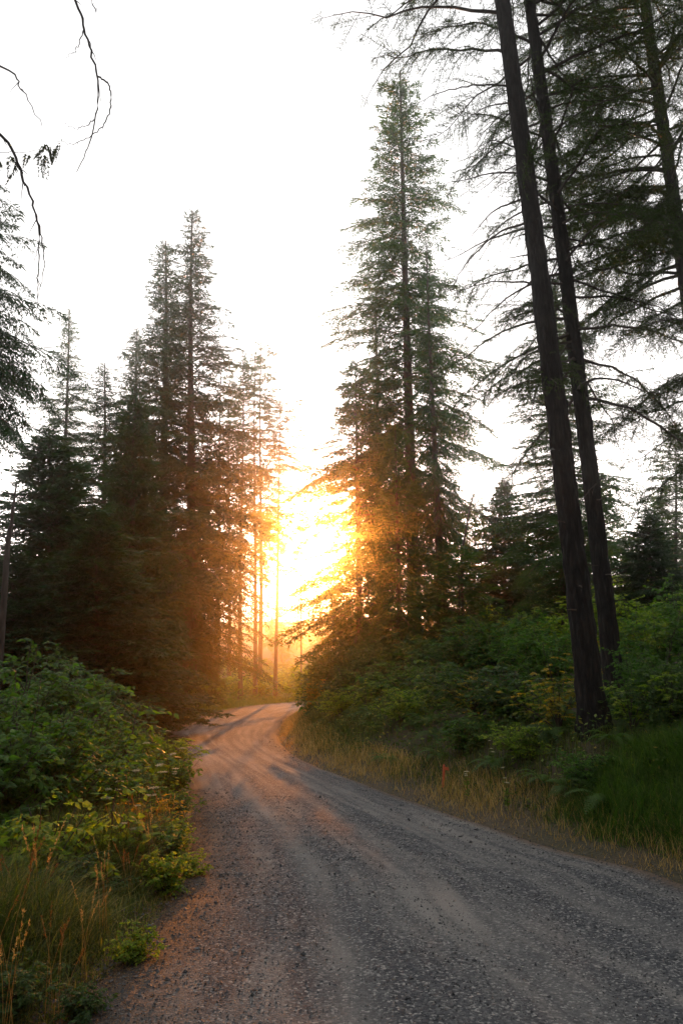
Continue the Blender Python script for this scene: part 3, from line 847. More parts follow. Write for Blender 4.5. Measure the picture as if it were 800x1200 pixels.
near_tree('leaning_conifer', 724, 13.7, 622, 25, .160, 'second big dark leaning trunk, just right of and behind the nearest one',
          rand_boughs(rg, 5.6, 12, 56, 3.0, ('live', 'live', 'live', 'thin'), up=(4, -22)) + rand_boughs(rg, 12, 24, 80, 3.5, ('live',), azb=.1, up=(22, 0)), seed=2,
          dead=[([(705, 560, 0), (690, 575, -.2), (672, 600, -.4)], .015, 3)])
near_tree('leaning_conifer', 862, 17, 757, 25, .20, 'leaning conifer whose trunk leaves the picture at the right edge',
          rand_boughs(rg, 8.5, 24, 135, 4.2, ('live',), azb=PI, up=(18, -12)), seed=3)
near_tree('conifer', 925, 14.5, 868, 24, .22, 'conifer outside the right edge with only its left boughs reaching in',
          rand_boughs(rg, 4.8, 18, 54, 3.5, ('live',), azb=PI, up=(12, -14)), seed=4)

# dead standing snags
def snag(pts, Yd, r, label, twigs, tl=.4, name='dead_snag'):
    rg = np.random.default_rng(int(pts[0][0]))
    Pw = [at_pix(px, py, Yd) for px, py in pts]
    b = Vector((Pw[0].x, Pw[0].y, G1(Pw[0].x, Pw[0].y) - .1))
    P = [(0, 0, 0)] + [tuple(p - b) for p in Pw]
    V, T = bare_branch(P, r, rg, 0)
    o = empty(name, b); obj('trunk', mesh('trunk', V, [T], [M_bark_far], smooth=True), o)
    PP = catmull3(P, 6)
    for j in range(twigs):
        i_ = int(rg.uniform(.4, .95) * (len(PP) - 1)); a = rg.uniform(0, 6.3); l = rg.uniform(.4, 1) * tl
        d = np.array([math.cos(a), math.sin(a) * .5, rg.uniform(-.2, .5)])
        s = np.linspace(0, 1, 4)[:, None]
        v, t = tube(PP[i_] + d * l * s, np.linspace(r * .3, r * .1, 4), 4)
        obj('branch', mesh('branch', v, [t], [M_bark_far]), o)
    tag(o, label, 'dead tree')
snag([(541, 665), (546, 620), (554, 580), (563, 555)], 28, .07, 'bare leaning snag against the sky right of the middle firs', 6)
snag([(8, 660), (14, 610), (20, 565)], 20, .10, 'broken dark snag at the left edge with stub branches', 6, .6)
snag([(353, 745), (352, 650), (352, 560)], 62, .09, 'thin bare pole standing alone in the bright gap left of the sun', 5, .5)

# tree outside the frame on the left whose bare boughs hang into the sky
def overhang():
    rg = np.random.default_rng(9)
    b = Vector((-4.6, 6.4, G1(-4.6, 6.4)))
    o = empty('overhanging_tree', b)
    obj('trunk', trunk_mesh('trunk', 9.5, .16, .05, n=16, m=M_bark, rg=rg, rings=40), o)
    def wp(L, Yd): return [tuple(at_pix(px, py, Yd + d) - b) for px, py, d in L]
    Yd = 6.0
    specs = [([(-390, -330, .5), (-150, -200, .2), (40, -90, 0), (88, 0, 0), (100, 40, 0), (113, 82, 0), (115, 120, 0), (105, 165, 0), (91, 203, 0)], .017, 7, .14),
             ([(-360, -60, .4), (-150, 10, .2), (0, 76, 0), (25, 105, 0), (51, 147, 0)], .014, 4, .12),
             ([(-330, 60, .4), (-120, 100, .2), (0, 158, 0), (25, 205, 0), (42, 250, 0), (46, 300, 0), (44, 350, 0)], .019, 9, .16),
             ([(-390, -330, .5), (-100, -210, .2), (90, -60, 0), (108, 5, 0), (115, 13, 0)], .010, 3, .10)]
    for L, r, tw, tl in specs:
        V, T = bare_branch(wp(L, Yd), r, rg, tw, tl=tl)
        obj('dead_branch', mesh('dead_branch', V, [T], [M_bark], smooth=True), o)
    for L, r in [([(113, 88, 0), (127, 98, 0), (130, 120, 0), (122, 145, 0), (105, 160, 0), (85, 168, 0), (66, 165, 0)], .008),
                 ([(110, 140, 0), (100, 148, 0), (85, 149, 0), (73, 144, 0)], .005),
                 ([(98, 35, 0), (92, 52, 0), (85, 62, 0), (75, 69, 0)], .005),
                 ([(40, 245, 0), (50, 285, 0), (52, 310, 0), (46, 340, 0), (40, 380, 0)], .007),
                 ([(44, 290, 0), (38, 310, 0), (15, 335, 0)], .003)]:
        V, T = bare_branch(wp(L, Yd), r, rg, 5, tl=.06)
        obj('twig', mesh('twig', V, [T], [M_bark], smooth=True), o)
    # hanging cedar sprays
    parts, tn = [], []
    V, T = bare_branch(wp([(-60, 190, 0), (0, 180, 0), (35, 178, 0), (62, 170, 0)], Yd), .004, rg, 2, tl=.08); parts.append((V, T, 1)); tn.append(np.zeros(len(V)))
    for px, py in [(60, 170), (64, 175), (67, 168), (56, 174), (50, 178), (43, 180), (36, 180), (8, 180), (0, 182), (14, 184), (70, 172), (20, 186), (3, 190)]:
        p0 = np.array(tuple(at_pix(px, py, Yd) - b)) + rg.normal(0, .03, 3); l = rg.uniform(.14, .26)
        a = rg.uniform(0, 6.3)
        n = 70; q = rg.uniform(0, 1, n)
        main = p0 + np.array([rg.normal(0, .05), 0, -l]) * q[:, None]
        sd = np.stack([np.cos(a) * np.where(rg.uniform(size=n) < .5, 1, -1), np.sin(a) * np.ones(n), -1.1 * np.ones(n)], 1)
        D = unit(sd + rg.normal(0, .25, (n, 3)))
        v, t = strips(main, D, .055 * (1.2 - q), .014, rg); parts.append((v, t, 0)); tn.append(np.full(len(v), .4))
    obj('foliage', finish(parts, [M_needle_pine, M_twig], 'foliage', tn), o)
    tag(o, 'tree outside the left edge whose bare curved branches hang into the sky', 'tree')
overhang()

# ------------------------------------------------------------------ shrubs
def make_shrub(seed, H, W, nst, leaf, lsz, ntw=9, nlf=12, layered=False, tint=(.45, .30), roll=.5):
    rg = np.random.default_rng(seed)
    stems, LP, LD = [], [], []
    for i in range(nst):
        a = i * 2.4 + rg.normal(0, .3); rr = W * math.sqrt((i + .5) / nst); hh = H * (1 - .45 * (rr / W) ** 2) * rg.uniform(.65, 1.08)
        s = np.linspace(0, 1, 7)[:, None]
        e = np.array([math.cos(a) * rr, math.sin(a) * rr, hh])
        P = np.concatenate([e[:2] * s ** 1.3, hh * (s ** .85)], 1) + np.concatenate([[[0, 0, 0]], rg.normal(0, .03 * H, (6, 3)).cumsum(0) * .4])
        stems.append(tube(P, np.linspace(.006 + .004 * H, .003, 7), 4))
        for j in range(ntw):
            u = rg.uniform(.25, 1); b = np.array([np.interp(u, s[:, 0], P[:, q]) for q in range(3)])
            d = rg.normal(0, 1, 3); d[2] = d[2] * (.15 if layered else .5) + .1; d += np.array([math.cos(a), math.sin(a), 0]) * .4; d /= np.linalg.norm(d)
            l = rg.uniform(.18, .42) * (H ** .5) * .75
            q = (np.arange(nlf) + .5) / nlf
            tp = b + d * l * q[:, None] + np.array([0, 0, -.12 * l]) * (q ** 2)[:, None]
            stems.append((np.array([b + [0, 0, .003], b - [0, 0, .003], tp[-1]]), np.array([[0, 1, 2]])))
            LP.append(tp)
            sd = np.cross(d, [0, 0, 1]); sd /= np.linalg.norm(sd) + 1e-6
            dd = d * .6 + sd * np.where(np.arange(nlf) % 2, 1, -1)[:, None] * .9 + rg.normal(0, .3, (nlf, 3)); dd[:, 2] -= .25
            LD.append(dd)
    LP, LD = np.concatenate(LP), np.concatenate(LD)
    sz = lsz * rg.uniform(.6, 1.25, len(LP))
    V, T = place(leaf, LP, LD, sz, roll, rg=rg)
    tn = np.repeat(np.clip(rg.normal(tint[0], tint[1], len(LP)), 0, 1), len(leaf[0]))
    sv, st_ = merge(stems)
    return (V, T, tn), (sv, st_)
SH = {}
def shrub_proto(kind, m):
    key = (kind, m.name)
    if key in SH: return SH[key]
    k = kind
    cfg = {'thicket1': dict(seed=1, H=2.0, W=1.15, nst=26, leaf=LEAF_OV, lsz=.095, ntw=14, nlf=10),
           'thicket2': dict(seed=2, H=2.0, W=1.25, nst=26, leaf=LEAF_OV, lsz=.11, ntw=13, nlf=9),
           'bush1': dict(seed=3, H=1.1, W=.75, nst=18, leaf=LEAF_OV, lsz=.095, ntw=10, nlf=9, tint=(.45, .33)),
           'bush2': dict(seed=4, H=1.0, W=.9, nst=18, leaf=LEAF_SM, lsz=.085, ntw=12, nlf=10, layered=True, tint=(.45, .33)),
           'maple': dict(seed=5, H=1.7, W=.95, nst=11, leaf=LEAF_MA, lsz=.085, ntw=8, nlf=7, layered=True, roll=.25),
           'sprig': dict(seed=6, H=.9, W=.28, nst=4, leaf=LEAF_OV, lsz=.09, ntw=7, nlf=6),
           'farbush': dict(seed=7, H=1.6, W=1.3, nst=16, leaf=LEAF_SM, lsz=.17, ntw=10, nlf=9)}[k]
    (V, T, tn), (sv, st_) = make_shrub(**cfg)
    lm = mesh('leaves', V, [T], [m], attr={'tint': tn})
    sm = mesh('stems', sv, [st_], [M_twig])
    SH[key] = (lm, sm, cfg['H'])
    return SH[key]
def shrub(kind, m, loc, h, label, group=None, wide=1.0, name='shrub', cat='shrub'):
    lm, sm, H = shrub_proto(kind, m)
    o = empty(name, loc); s = h / H
    o.scale = (s * wide, s * wide, s); o.rotation_euler = (random.uniform(-.1, .1), random.uniform(-.1, .1), random.uniform(0, 6.3))
    obj('leaves', lm, o); obj('stems', sm, o)
    tag(o, label, cat, group)
    return o
# left thicket
th = 'leafy shrubs of the left thicket'
for k, (px, Yd, h, kd, m, wd, lb) in enumerate([
    (20, 9.3, 1.95, 'thicket1', M_leaf, 1.0, 'leafy green shrub at the left edge, front row of the thicket'),
    (-45, 8.4, 1.7, 'thicket2', M_leaf, 1.0, 'leafy shrub cut by the left edge in front of the thicket'),
    (75, 10.2, 1.75, 'thicket2', M_leaf, 1.0, 'leafy green shrub in the front middle of the left thicket'),
    (112, 12.0, 1.45, 'thicket1', M_leaf, 1.0, 'leafy green shrub at the right front of the left thicket'),
    (8, 12.2, 2.35, 'thicket1', M_leaf_dark, 1.1, 'taller dark shrub in the second row at the left edge'),
    (62, 13.2, 2.35, 'thicket2', M_leaf, 1.1, 'tallest rounded shrub in the second row of the left thicket'),
    (105, 14.5, 1.85, 'thicket1', M_leaf_dark, 1.1, 'dark shrub in the second row behind the right front shrub'),
    (138, 16.0, 1.05, 'thicket2', M_leaf, 1.0, 'shrub at the right end of the left thicket near the road'),
    (155, 19.0, .8, 'thicket1', M_leaf_dark, 1.0, 'small dark shrub between the thicket and the bend verge'),
    (130, 20, 1.7, 'thicket2', M_leaf_dark, 1.1, 'dark shrub at the foot of the full dark fir'),
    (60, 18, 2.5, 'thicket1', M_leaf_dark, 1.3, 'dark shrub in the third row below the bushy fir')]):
    shrub(kd, m, on_ground(px, Yd), h, lb, th, wd)
shrub('sprig', M_leaf, on_ground(146, 12.6), 1.95, 'upright leafy sprig rising above the left thicket near its right end', name='sapling', cat='sapling')
shrub('sprig', M_leaf_lime, on_ground(128, 8.3), 1.15, 'tall weed with lime leaves standing before the dark gap left of the road', name='tall_weed', cat='plant')
shrub('sprig', M_leaf, on_ground(160, 17.4), 1.0, 'slim green sapling beside the small dark shrub near the bend', name='sapling', cat='sapling')
# outer side of the bend
for k, (px, Yd, h, m, lb) in enumerate([
    (166, 29, 1.3, M_leaf_dark, 'low dark bush where the road edge first turns at the bend'),
    (186, 34, 1.6, M_leaf, 'green bush on the outer side of the bend, first of the row'),
    (208, 40, 2.1, M_leaf, 'green bush on the outer side of the bend, below the glowing conifers'),
    (240, 48, 2.2, M_leaf, 'green bush on the outer verge left of the slender trunks'),
    (274, 54, 2.1, M_leaf_lime, 'light green bush at the foot of the slender trunks'),
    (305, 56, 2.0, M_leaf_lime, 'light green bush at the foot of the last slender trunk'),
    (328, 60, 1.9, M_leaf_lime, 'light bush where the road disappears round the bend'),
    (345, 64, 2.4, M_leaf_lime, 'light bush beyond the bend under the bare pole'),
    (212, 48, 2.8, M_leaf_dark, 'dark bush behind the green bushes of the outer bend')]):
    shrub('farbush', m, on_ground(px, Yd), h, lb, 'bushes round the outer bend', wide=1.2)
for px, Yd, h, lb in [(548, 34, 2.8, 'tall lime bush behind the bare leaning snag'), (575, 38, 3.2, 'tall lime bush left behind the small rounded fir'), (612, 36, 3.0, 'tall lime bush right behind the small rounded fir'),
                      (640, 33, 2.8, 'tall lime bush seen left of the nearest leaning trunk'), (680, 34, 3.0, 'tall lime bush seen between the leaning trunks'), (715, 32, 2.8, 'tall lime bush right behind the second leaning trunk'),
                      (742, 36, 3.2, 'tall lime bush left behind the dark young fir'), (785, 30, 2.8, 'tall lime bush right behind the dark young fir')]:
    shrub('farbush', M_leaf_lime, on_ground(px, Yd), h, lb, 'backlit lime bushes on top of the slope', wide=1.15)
# bank by the bend, right side
for k, (px, Yd, h, kd, m, wd, lb) in enumerate([
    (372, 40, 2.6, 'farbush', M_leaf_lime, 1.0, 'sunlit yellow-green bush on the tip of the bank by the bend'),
    (385, 35, 2.4, 'farbush', M_leaf, .9, 'leafy bush leaning over the tip of the bank'),
    (398, 30, 2.2, 'thicket1', M_leaf_dark, .9, 'dark bush below the sunlit fir on the bank'),
    (425, 27, 2.0, 'thicket2', M_leaf_dark, 1.1, 'dark bush right of the sunlit fir trunk'),
    (455, 25, 1.9, 'thicket1', M_leaf_dark, 1.1, 'dark round bush below the tallest middle fir'),
    (490, 24, 1.9, 'thicket2', M_leaf_dark, 1.1, 'dark bush directly under the narrower fir'),
    (536, 22, 1.9, 'thicket1', M_leaf_dark, 1.2, 'dark bush below the bare leaning snag'),
    (580, 21, 1.9, 'thicket2', M_leaf, 1.2, 'green bush under the small rounded fir'),
    (622, 19, 1.7, 'thicket1', M_leaf, 1.1, 'bush just behind the nearest leaning trunk on its left'),
    (560, 27, 2.2, 'thicket1', M_leaf_lime, 1.2, 'light bush in the back row left of the rounded fir'),
    (610, 27, 2.2, 'thicket2', M_leaf_lime, 1.2, 'light bush in the back row right of the rounded fir'),
    (648, 17, 1.6, 'thicket2', M_leaf, 1.0, 'bush between the two leaning trunks higher up the slope'),
    (748, 17, 1.6, 'thicket1', M_leaf_lime, 1.0, 'green bush right of the second leaning trunk'),
    (778, 14, 1.7, 'thicket2', M_leaf, 1.0, 'green bush at the right edge half way up the slope'),
    (800, 18, 2.0, 'thicket1', M_leaf, 1.0, 'green bush at the right edge below the dark young fir'),
    (755, 21, 1.9, 'thicket2', M_leaf_lime, 1.1, 'light green bush at the foot of the dark young fir'),
    (790, 11, 1.2, 'thicket2', M_leaf_dark, .9, 'bush above the tall green grass at the right edge'),
    (745, 12.4, 1.3, 'thicket1', M_leaf, .9, 'leafy bush between the second trunk and the tall green grass'),
    (690, 22, 2.2, 'thicket1', M_leaf_lime, 1.3, 'light bush seen between the leaning trunks in the back row'),
    (515, 19, 1.2, 'bush1', M_leaf_dark, 1.2, 'low dark bush in the middle of the bank face'),
    (560, 16, 1.2, 'bush2', M_leaf_dark, 1.2, 'low layered bush above the ferns'),
    (600, 14.5, 1.1, 'bush1', M_leaf_dark, 1.2, 'low dark bush left of the yellow maple'),
    (478, 21, 1.3, 'bush2', M_leaf, 1.2, 'low green bush on the upper bank face'),
    (440, 22, 1.2, 'bush1', M_leaf, 1.2, 'low green bush on the bank face nearest the bend'),
    (410, 25, 1.2, 'bush2', M_leaf_dark, 1.2, 'low bush at the dark end of the bank')]):
    shrub(kd, m, on_ground(px, Yd), h, lb, 'bushes on the right bank', wd)
for (px, Yd, h, m, lb) in [(655, 12.6, 1.45, M_leaf_yellow, 'yellow-leaved maple bush left of the nearest leaning trunk'),
                           (703, 15.6, 1.6, M_leaf_yellow, 'small yellow maple seen between the two leaning trunks'),
                           (628, 13.6, 1.1, M_leaf_lime, 'lime and yellow maple low on the bank left of the bright one'),
                           (520, 18.0, 1.3, M_leaf_lime, 'lime-leaved maple in the middle of the bank'),
                           (556, 15.6, 1.2, M_leaf_yellow, 'small maple with a few yellow leaves above the ferns'),
                           (790, 10.8, 1.2, M_leaf_lime, 'lime maple spray at the right edge of the slope'),
                           (430, 20.5, 1.2, M_leaf_lime, 'lime maple on the bank below the sunlit fir'),
                           (498, 20, 1.6, M_leaf, 'green maple under the narrower fir')]:
    shrub('maple', m, on_ground(px, Yd), h, lb, 'maples on the right bank', name='maple_bush')

# ------------------------------------------------------------------ ferns
def fern_mesh(seed, nf=13, L=.75):
    rg = np.random.default_rng(seed)
    parts = []
    for i in range(nf):
        a = i * 2.4 + rg.normal(0, .2); l = L * rg.uniform(.7, 1.1); lift = rg.uniform(.5, 1.05)
        t = np.linspace(0, 1, 9)
        r = l * (t * .9); z = l * (lift * t - (.55 + .35 * lift) * t ** 2.2)
        P = np.stack([math.cos(a) * r, math.sin(a) * r, z], 1)
        parts.append(tube(P, np.linspace(.004, .0015, 9), 3))
        q = np.linspace(.14, .98, 20); c = np.stack([np.interp(q, t, P[:, k]) for k in range(3)], 1)
        tang = unit(np.gradient(c, axis=0)); side = unit(np.cross(tang, [0, 0, 1.0]))
        w_ = l * .19 * np.sin(np.pi * np.clip(q * .9 + .1, 0, 1)) ** .8 + .01
        for sg in (1, -1):
            D = unit(side * sg + tang * .45 + np.array([0, 0, -.18]))
            wv = tang * (l * .013)
            V = np.stack([c - wv, c + D * w_[:, None] * .5 - wv * .85, c + D * w_[:, None], c + D * w_[:, None] * .5 + wv * .85, c + wv], 1).reshape(-1, 3)
            k = np.arange(len(q))[:, None] * 5
            parts.append((V, np.concatenate([k + [0, 1, 3], k + [0, 3, 4], k + [1, 2, 3]])))
    V, T = merge(parts)
    return mesh('fern', V, [T], [M_fern], attr={'tint': np.clip(.35 + .3 * noise2(V[:, 0] * 5, V[:, 1] * 5, 2, seed), 0, 1)})
FERN = [fern_mesh(s) for s in (1, 2, 3)]
fr = np.random.default_rng(8)
def fern(loc, s, label, group=None):
    o = obj('fern', FERN[int(fr.uniform() * 3)], None, loc)
    o.scale = (s, s, s); o.rotation_euler = (fr.normal(0, .12), fr.normal(0, .12), fr.uniform(0, 6.3))
    tag(o, label, 'fern', group); return o
fern(on_ground(722, 11.2), .8, 'fern at the foot of the nearest leaning trunk, on its right')
fern(on_ground(668, 10.9), .7, 'fern at the foot of the nearest leaning trunk, on its left')
fern(on_ground(640, 11.4), .75, 'fern under the yellow-leaved maple bush')
LM = [('the orange stake', 519, 13.2), ('the yellow-leaved maple bush', 655, 12.6), ('the nearest leaning trunk', 697, 12.0), ('the lime-leaved maple in the middle of the bank', 520, 18.0),
      ('the tip of the bank by the bend', 372, 34), ('the foot of the tallest middle fir', 487, 26), ('the tall green grass mound', 745, 9.5), ('the layered bush above the ferns', 560, 16)]
ORD = ['nearest', 'second', 'third', 'fourth', 'fifth', 'sixth', 'seventh', 'eighth', 'ninth', 'tenth', 'eleventh', 'twelfth']
spots = []
while len(spots) < 46:
    Yd = fr.uniform(9, 24); px = fr.uniform(400, 800)
    p_ = on_ground(px, Yd)
    ins, rt, d = road_info(np.array([p_.x]), np.array([p_.y]))
    if ins[0] or not rt[0] or d[0] < .9 or d[0] > 5.5: continue
    j = min(range(len(LM)), key=lambda k: math.hypot(px - LM[k][1], 14 * (Yd - LM[k][2])))
    side = 'left of' if px < LM[j][1] else 'right of'
    spots.append((j, side, abs(px - LM[j][1]), p_))
for j, side in sorted({(a, b) for a, b, _, _ in spots}):
    for k, (_, _, _, p_) in enumerate(sorted((q for q in spots if q[0] == j and q[1] == side), key=lambda q: q[2])):
        fern(p_, fr.uniform(.6, 1.05), f'green bank fern, {ORD[k]} {side} {LM[j][0]}', 'ferns on the right bank')

# ------------------------------------------------------------------ scattered stuff
def scatter(n, x0, x1, y0, y1, keep, seed):
    r = np.random.default_rng(seed)
    x = r.uniform(x0, x1, n); y = r.uniform(y0, y1, n)
    info = road_info(x, y); k = keep(x, y, *info) & (r.uniform(size=n) > 0)
    x, y = x[k], y[k]; info = tuple(a[k] for a in info)
    return x, y, ground(x, y, info), info, r
def in_view(x, y, m=130):
    dep = y * cs - 2.0 * sn; px = 400 + F * x / np.maximum(dep, .1); return (px > -m - 20) & (px < 800 + m + 20)

def blades(x, y, z, r, h, wd, lean=.5, segs=3):
    n = len(x); a = r.uniform(0, 6.3, n)
    D = np.stack([np.cos(a), np.sin(a), np.zeros(n)], 1); S = np.stack([-np.sin(a), np.cos(a), np.zeros(n)], 1)
    b = np.stack([x, y, z - .02], 1); lean = lean * r.uniform(.2, 1.6, n)
    V = []
    for s in np.linspace(0, 1, segs + 1)[:-1]:
        c = b + D * (lean * h * s ** 2)[:, None] + np.array([0, 0, 1]) * (h * (s - .25 * lean * s ** 2))[:, None]
        ww = (wd * (1 - .7 * s))[:, None] if np.ndim(wd) else wd * (1 - .7 * s)
        V += [c - S * ww / 2, c + S * ww / 2]
    V.append(b + D * (lean * h)[:, None] + np.array([0, 0, 1]) * (h * (1 - .25 * lean))[:, None])
    V = np.stack(V, 1); m = V.shape[1]
    k = np.arange(n)[:, None] * m; T = []
    for s in range(segs - 1): T += [k + [2 * s, 2 * s + 1, 2 * s + 3], k + [2 * s, 2 * s + 3, 2 * s + 2]]
    s = segs - 1; T.append(k + [2 * s, 2 * s + 1, 2 * s + 2])
    return V.reshape(-1, 3), np.concatenate(T), m

def grass(name, label, sc_, hfun, wd, m, tint, lean=.5, segs=3):
    x, y, z, info, r = sc_
    h = hfun(x, y, info, r)
    k = h > .02; x, y, z, h = x[k], y[k], z[k], h[k]
    w_ = wd * (1 + y / 14) if not callable(wd) else wd(y)
    V, T, mm = blades(x, y, z, r, h, w_, lean, segs)
    tn = np.repeat(np.clip(tint(x, y, r), 0, 1), mm)
    me = mesh(name, V, [T], [m], attr={'tint': tn})
    tag(obj(name, me), label, kind='stuff')

# left verge tall grass, clumped
def clump(x, y, s, seed): return np.clip(.5 + .75 * noise2(x, y, s, seed), 0, 1)
grass('grass', 'tall dark grass of the left verge with dry tips',
      scatter(150000, -6, -1.2, 2.6, 11, lambda x, y, i, rt, d: ~i & ~rt & (d > .02) & (d < 4) & in_view(x, y), 1),
      lambda x, y, I, r: (.12 + .72 * sstep(.05, .9, I[2]) * clump(x, y, 2.2, 51)) * r.uniform(.5, 1.2, len(x)) * (r.uniform(size=len(x)) < .35 + .75 * clump(x, y, 1.5, 52)),
      .0062, M_grass, lambda x, y, r: r.beta(1.5, 1.9, len(x)) + .15 * noise2(x, y, 1.2, 53), .8, 4)
grass('grass', 'grass along the left verge towards the bend',
      scatter(60000, -9, -1.5, 10, 34, lambda x, y, i, rt, d: ~i & ~rt & (d < 1.8) & in_view(x, y), 2),
      lambda x, y, I, r: (.10 + .40 * sstep(.1, .8, I[2]) * clump(x, y, 1.5, 54)) * r.uniform(.5, 1.2, len(x)),
      .0050, M_grass, lambda x, y, r: r.beta(2, 2.2, len(x)), .5)
grass('grass', 'grass strip on the outer side of the bend',
      scatter(60000, -12, 6, 34, 66, lambda x, y, i, rt, d: ~i & ~rt & (d < 3.0) & in_view(x, y), 3),
      lambda x, y, I, r: (.12 + .35 * sstep(.1, 1.2, I[2])) * r.uniform(.5, 1.2, len(x)),
      .0060, M_grass_lush, lambda x, y, r: r.beta(3, 2, len(x)), .5)
grass('dry_grass', 'golden dry grass strip along the right road edge',
      scatter(260000, -4, 7, 5, 42, lambda x, y, i, rt, d: ~i & rt & (d < 1.1) & in_view(x, y), 4),
      lambda x, y, I, r: (.06 + .20 * sstep(.0, .7, I[2])) * r.uniform(.5, 1.3, len(x)) * (r.uniform(size=len(x)) < .28 + 1.1 * clump(x, y, 1.9, 55) ** 1.4),
      .0042, M_straw, lambda x, y, r: r.beta(2, 2, len(x)), .7)
grass('grass', 'green grass and weeds at the foot of the right bank',
      scatter(140000, -4, 8, 6, 36, lambda x, y, i, rt, d: ~i & rt & (d > .35) & (d < 2.4) & in_view(x, y), 5),
      lambda x, y, I, r: (.12 + .30 * clump(x, y, 1.8, 56)) * sstep(.2, .9, I[2]) * r.uniform(.5, 1.2, len(x)),
      .0048, M_grass, lambda x, y, r: r.beta(2, 2.4, len(x)) + .1, .5)
# lush tuft at the right edge
grass('grass', 'soft lush green grass mound at the right edge beside the road',
      scatter(52000, 2.2, 6.2, 6.6, 11.5, lambda x, y, i, rt, d: ~i & rt & (d > .45) & (d < 2.3) & in_view(x, y), 6),
      lambda x, y, I, r: (.22 + .36 * clump(x, y, 2.6, 58)) * sstep(.3, 1.0, I[2]) * (1 - sstep(10.2, 11.4, y + .5 * noise2(x, y, 1.5, 57))) * r.uniform(.3, 1.3, len(x)),
      .0058, M_grass_lush, lambda x, y, r: r.beta(1.6, 1.8, len(x)), .9, 4)

# ground cover leaves over bank and left side
def cover(name, label, sc_, hfun, size, m, leaf=LEAF_SM):
    x, y, z, I, r = sc_
    h = hfun(x, y, I, r)
    P = np.stack([x, y, z + h], 1); n = len(x)
    a = r.uniform(0, 6.3, n); D = np.stack([np.cos(a), np.sin(a), r.uniform(-.6, .3, n)], 1)
    V, T = place(leaf, P, D, size * (1 + y / 22) * r.uniform(.6, 1.3, n), .5, rg=r)
    tn = np.repeat(np.clip(r.beta(2, 2.2, n) + .12 * noise2(x, y, 1.1, 61), 0, 1), len(leaf[0]))
    tag(obj(name, mesh(name, V, [T], [m], attr={'tint': tn})), label, kind='stuff')
cover('undergrowth', 'low leafy undergrowth covering the right bank',
      scatter(105000, -4, 16, 7, 30, lambda x, y, i, rt, d: ~i & rt & (d > .7) & (d < 9) & in_view(x, y), 7),
      lambda x, y, I, r: sstep(.6, 1.8, I[2]) * (.15 + .55 * clump(x, y, 2.0, 62)) * r.uniform(.1, 1, len(x)) ** .6, .05, M_cover)
cover('undergrowth', 'low leafy weeds under the left grass and shrubs',
      scatter(60000, -14, -1.5, 3, 26, lambda x, y, i, rt, d: ~i & ~rt & (d > .3) & in_view(x, y), 8),
      lambda x, y, I, r: sstep(.2, 1.4, I[2]) * (.06 + .34 * clump(x, y, 1.8, 63)) * r.uniform(.1, 1, len(x)), .036, M_cover)
cover('undergrowth', 'leafy undergrowth on the slopes farther back',
      scatter(60000, -30, 40, 26, 100, lambda x, y, i, rt, d: ~i & (d > .8) & in_view(x, y), 9),
      lambda x, y, I, r: (.15 + .9 * clump(x, y, .8, 64)) * r.uniform(.1, 1, len(x)), .10, M_leaf)

# loose stones
def stones(name, label, n, x0, x1, y0, y1, keep, size, seed, onroad=True):
    r = np.random.default_rng(seed)
    y = y0 + (y1 - y0) * r.uniform(size=n) ** 1.5; x = r.uniform(x0, x1, n)
    info = road_info(x, y); k = keep(x, y, *info) & in_view(x, y); x, y = x[k], y[k]; info = tuple(a[k] for a in info)
    if onroad:
        # height of the crown of the road
        dl, dr = dist_poly(x, y, LEs), dist_poly(x, y, REs); U = dl / (dl + dr)
        z = base_z(y) + .035 * (1 - (2 * U - 1) ** 2) + 0.010 * noise2(x, y, 2.4, 34) + .006 * noise2(x, y, 7, 35)
        for c, dpt in ((.30, .014), (.52, .012), (.74, .014)):
            z = z - dpt * np.exp(-((U - c + .02 * noise2(x, y, .25, 37)) / 0.035) ** 2)
        kk = r.uniform(size=len(x)) > .8 * np.exp(-(np.min(np.abs(U[None] - np.array([.30, .52, .74])[:, None]), axis=0) / .05) ** 2)
        x, y, z = x[kk], y[kk], z[kk]
    else: z = ground(x, y, info)
    n = len(x)
    oc = np.array([[1, 0, 0], [-1, 0, 0], [0, 1, 0], [0, -1, 0], [0, 0, 1], [0, 0, -1]], float)
    tt = np.array([[0, 2, 4], [2, 1, 4], [1, 3, 4], [3, 0, 4], [2, 0, 5], [1, 2, 5], [3, 1, 5], [0, 3, 5]])
    s = size * r.lognormal(0, .42, n) * .5
    sh = oc[None] * (s[:, None] * r.uniform(.6, 1.3, (n, 3)) * np.array([1, 1, .65]))[:, None] + r.normal(0, .22, (n, 6, 3)) * s[:, None, None]
    a = r.uniform(0, 6.3, n); c, q = np.cos(a), np.sin(a)
    X_ = sh[..., 0] * c[:, None] - sh[..., 1] * q[:, None]; Y_ = sh[..., 0] * q[:, None] + sh[..., 1] * c[:, None]
    V = np.stack([X_ + x[:, None], Y_ + y[:, None], sh[..., 2] + (z + s * .25)[:, None]], -1).reshape(-1, 3)
    T = (tt[None] + (np.arange(n) * 6)[:, None, None]).reshape(-1, 3)
    tn = np.repeat(r.beta(1.5, 2.6, n), 6)
    tag(obj(name, mesh(name, V, [T], [M_stone], attr={'tint': tn})), label, kind='stuff')
stones('gravel', 'loose grey gravel lying on the road surface', 80000, -3, 7, 3.2, 13, lambda x, y, i, rt, d: i, .0105, 1)
stones('gravel', 'coarser gravel pushed to the right road edge', 16000, -3, 7, 4.5, 24, lambda x, y, i, rt, d: rt & (d < .45) , .017, 2)
stones('gravel', 'stones in the soil along the left road edge', 9000, -3, -.5, 3.4, 14, lambda x, y, i, rt, d: ~rt & (d < .6), .014, 3)

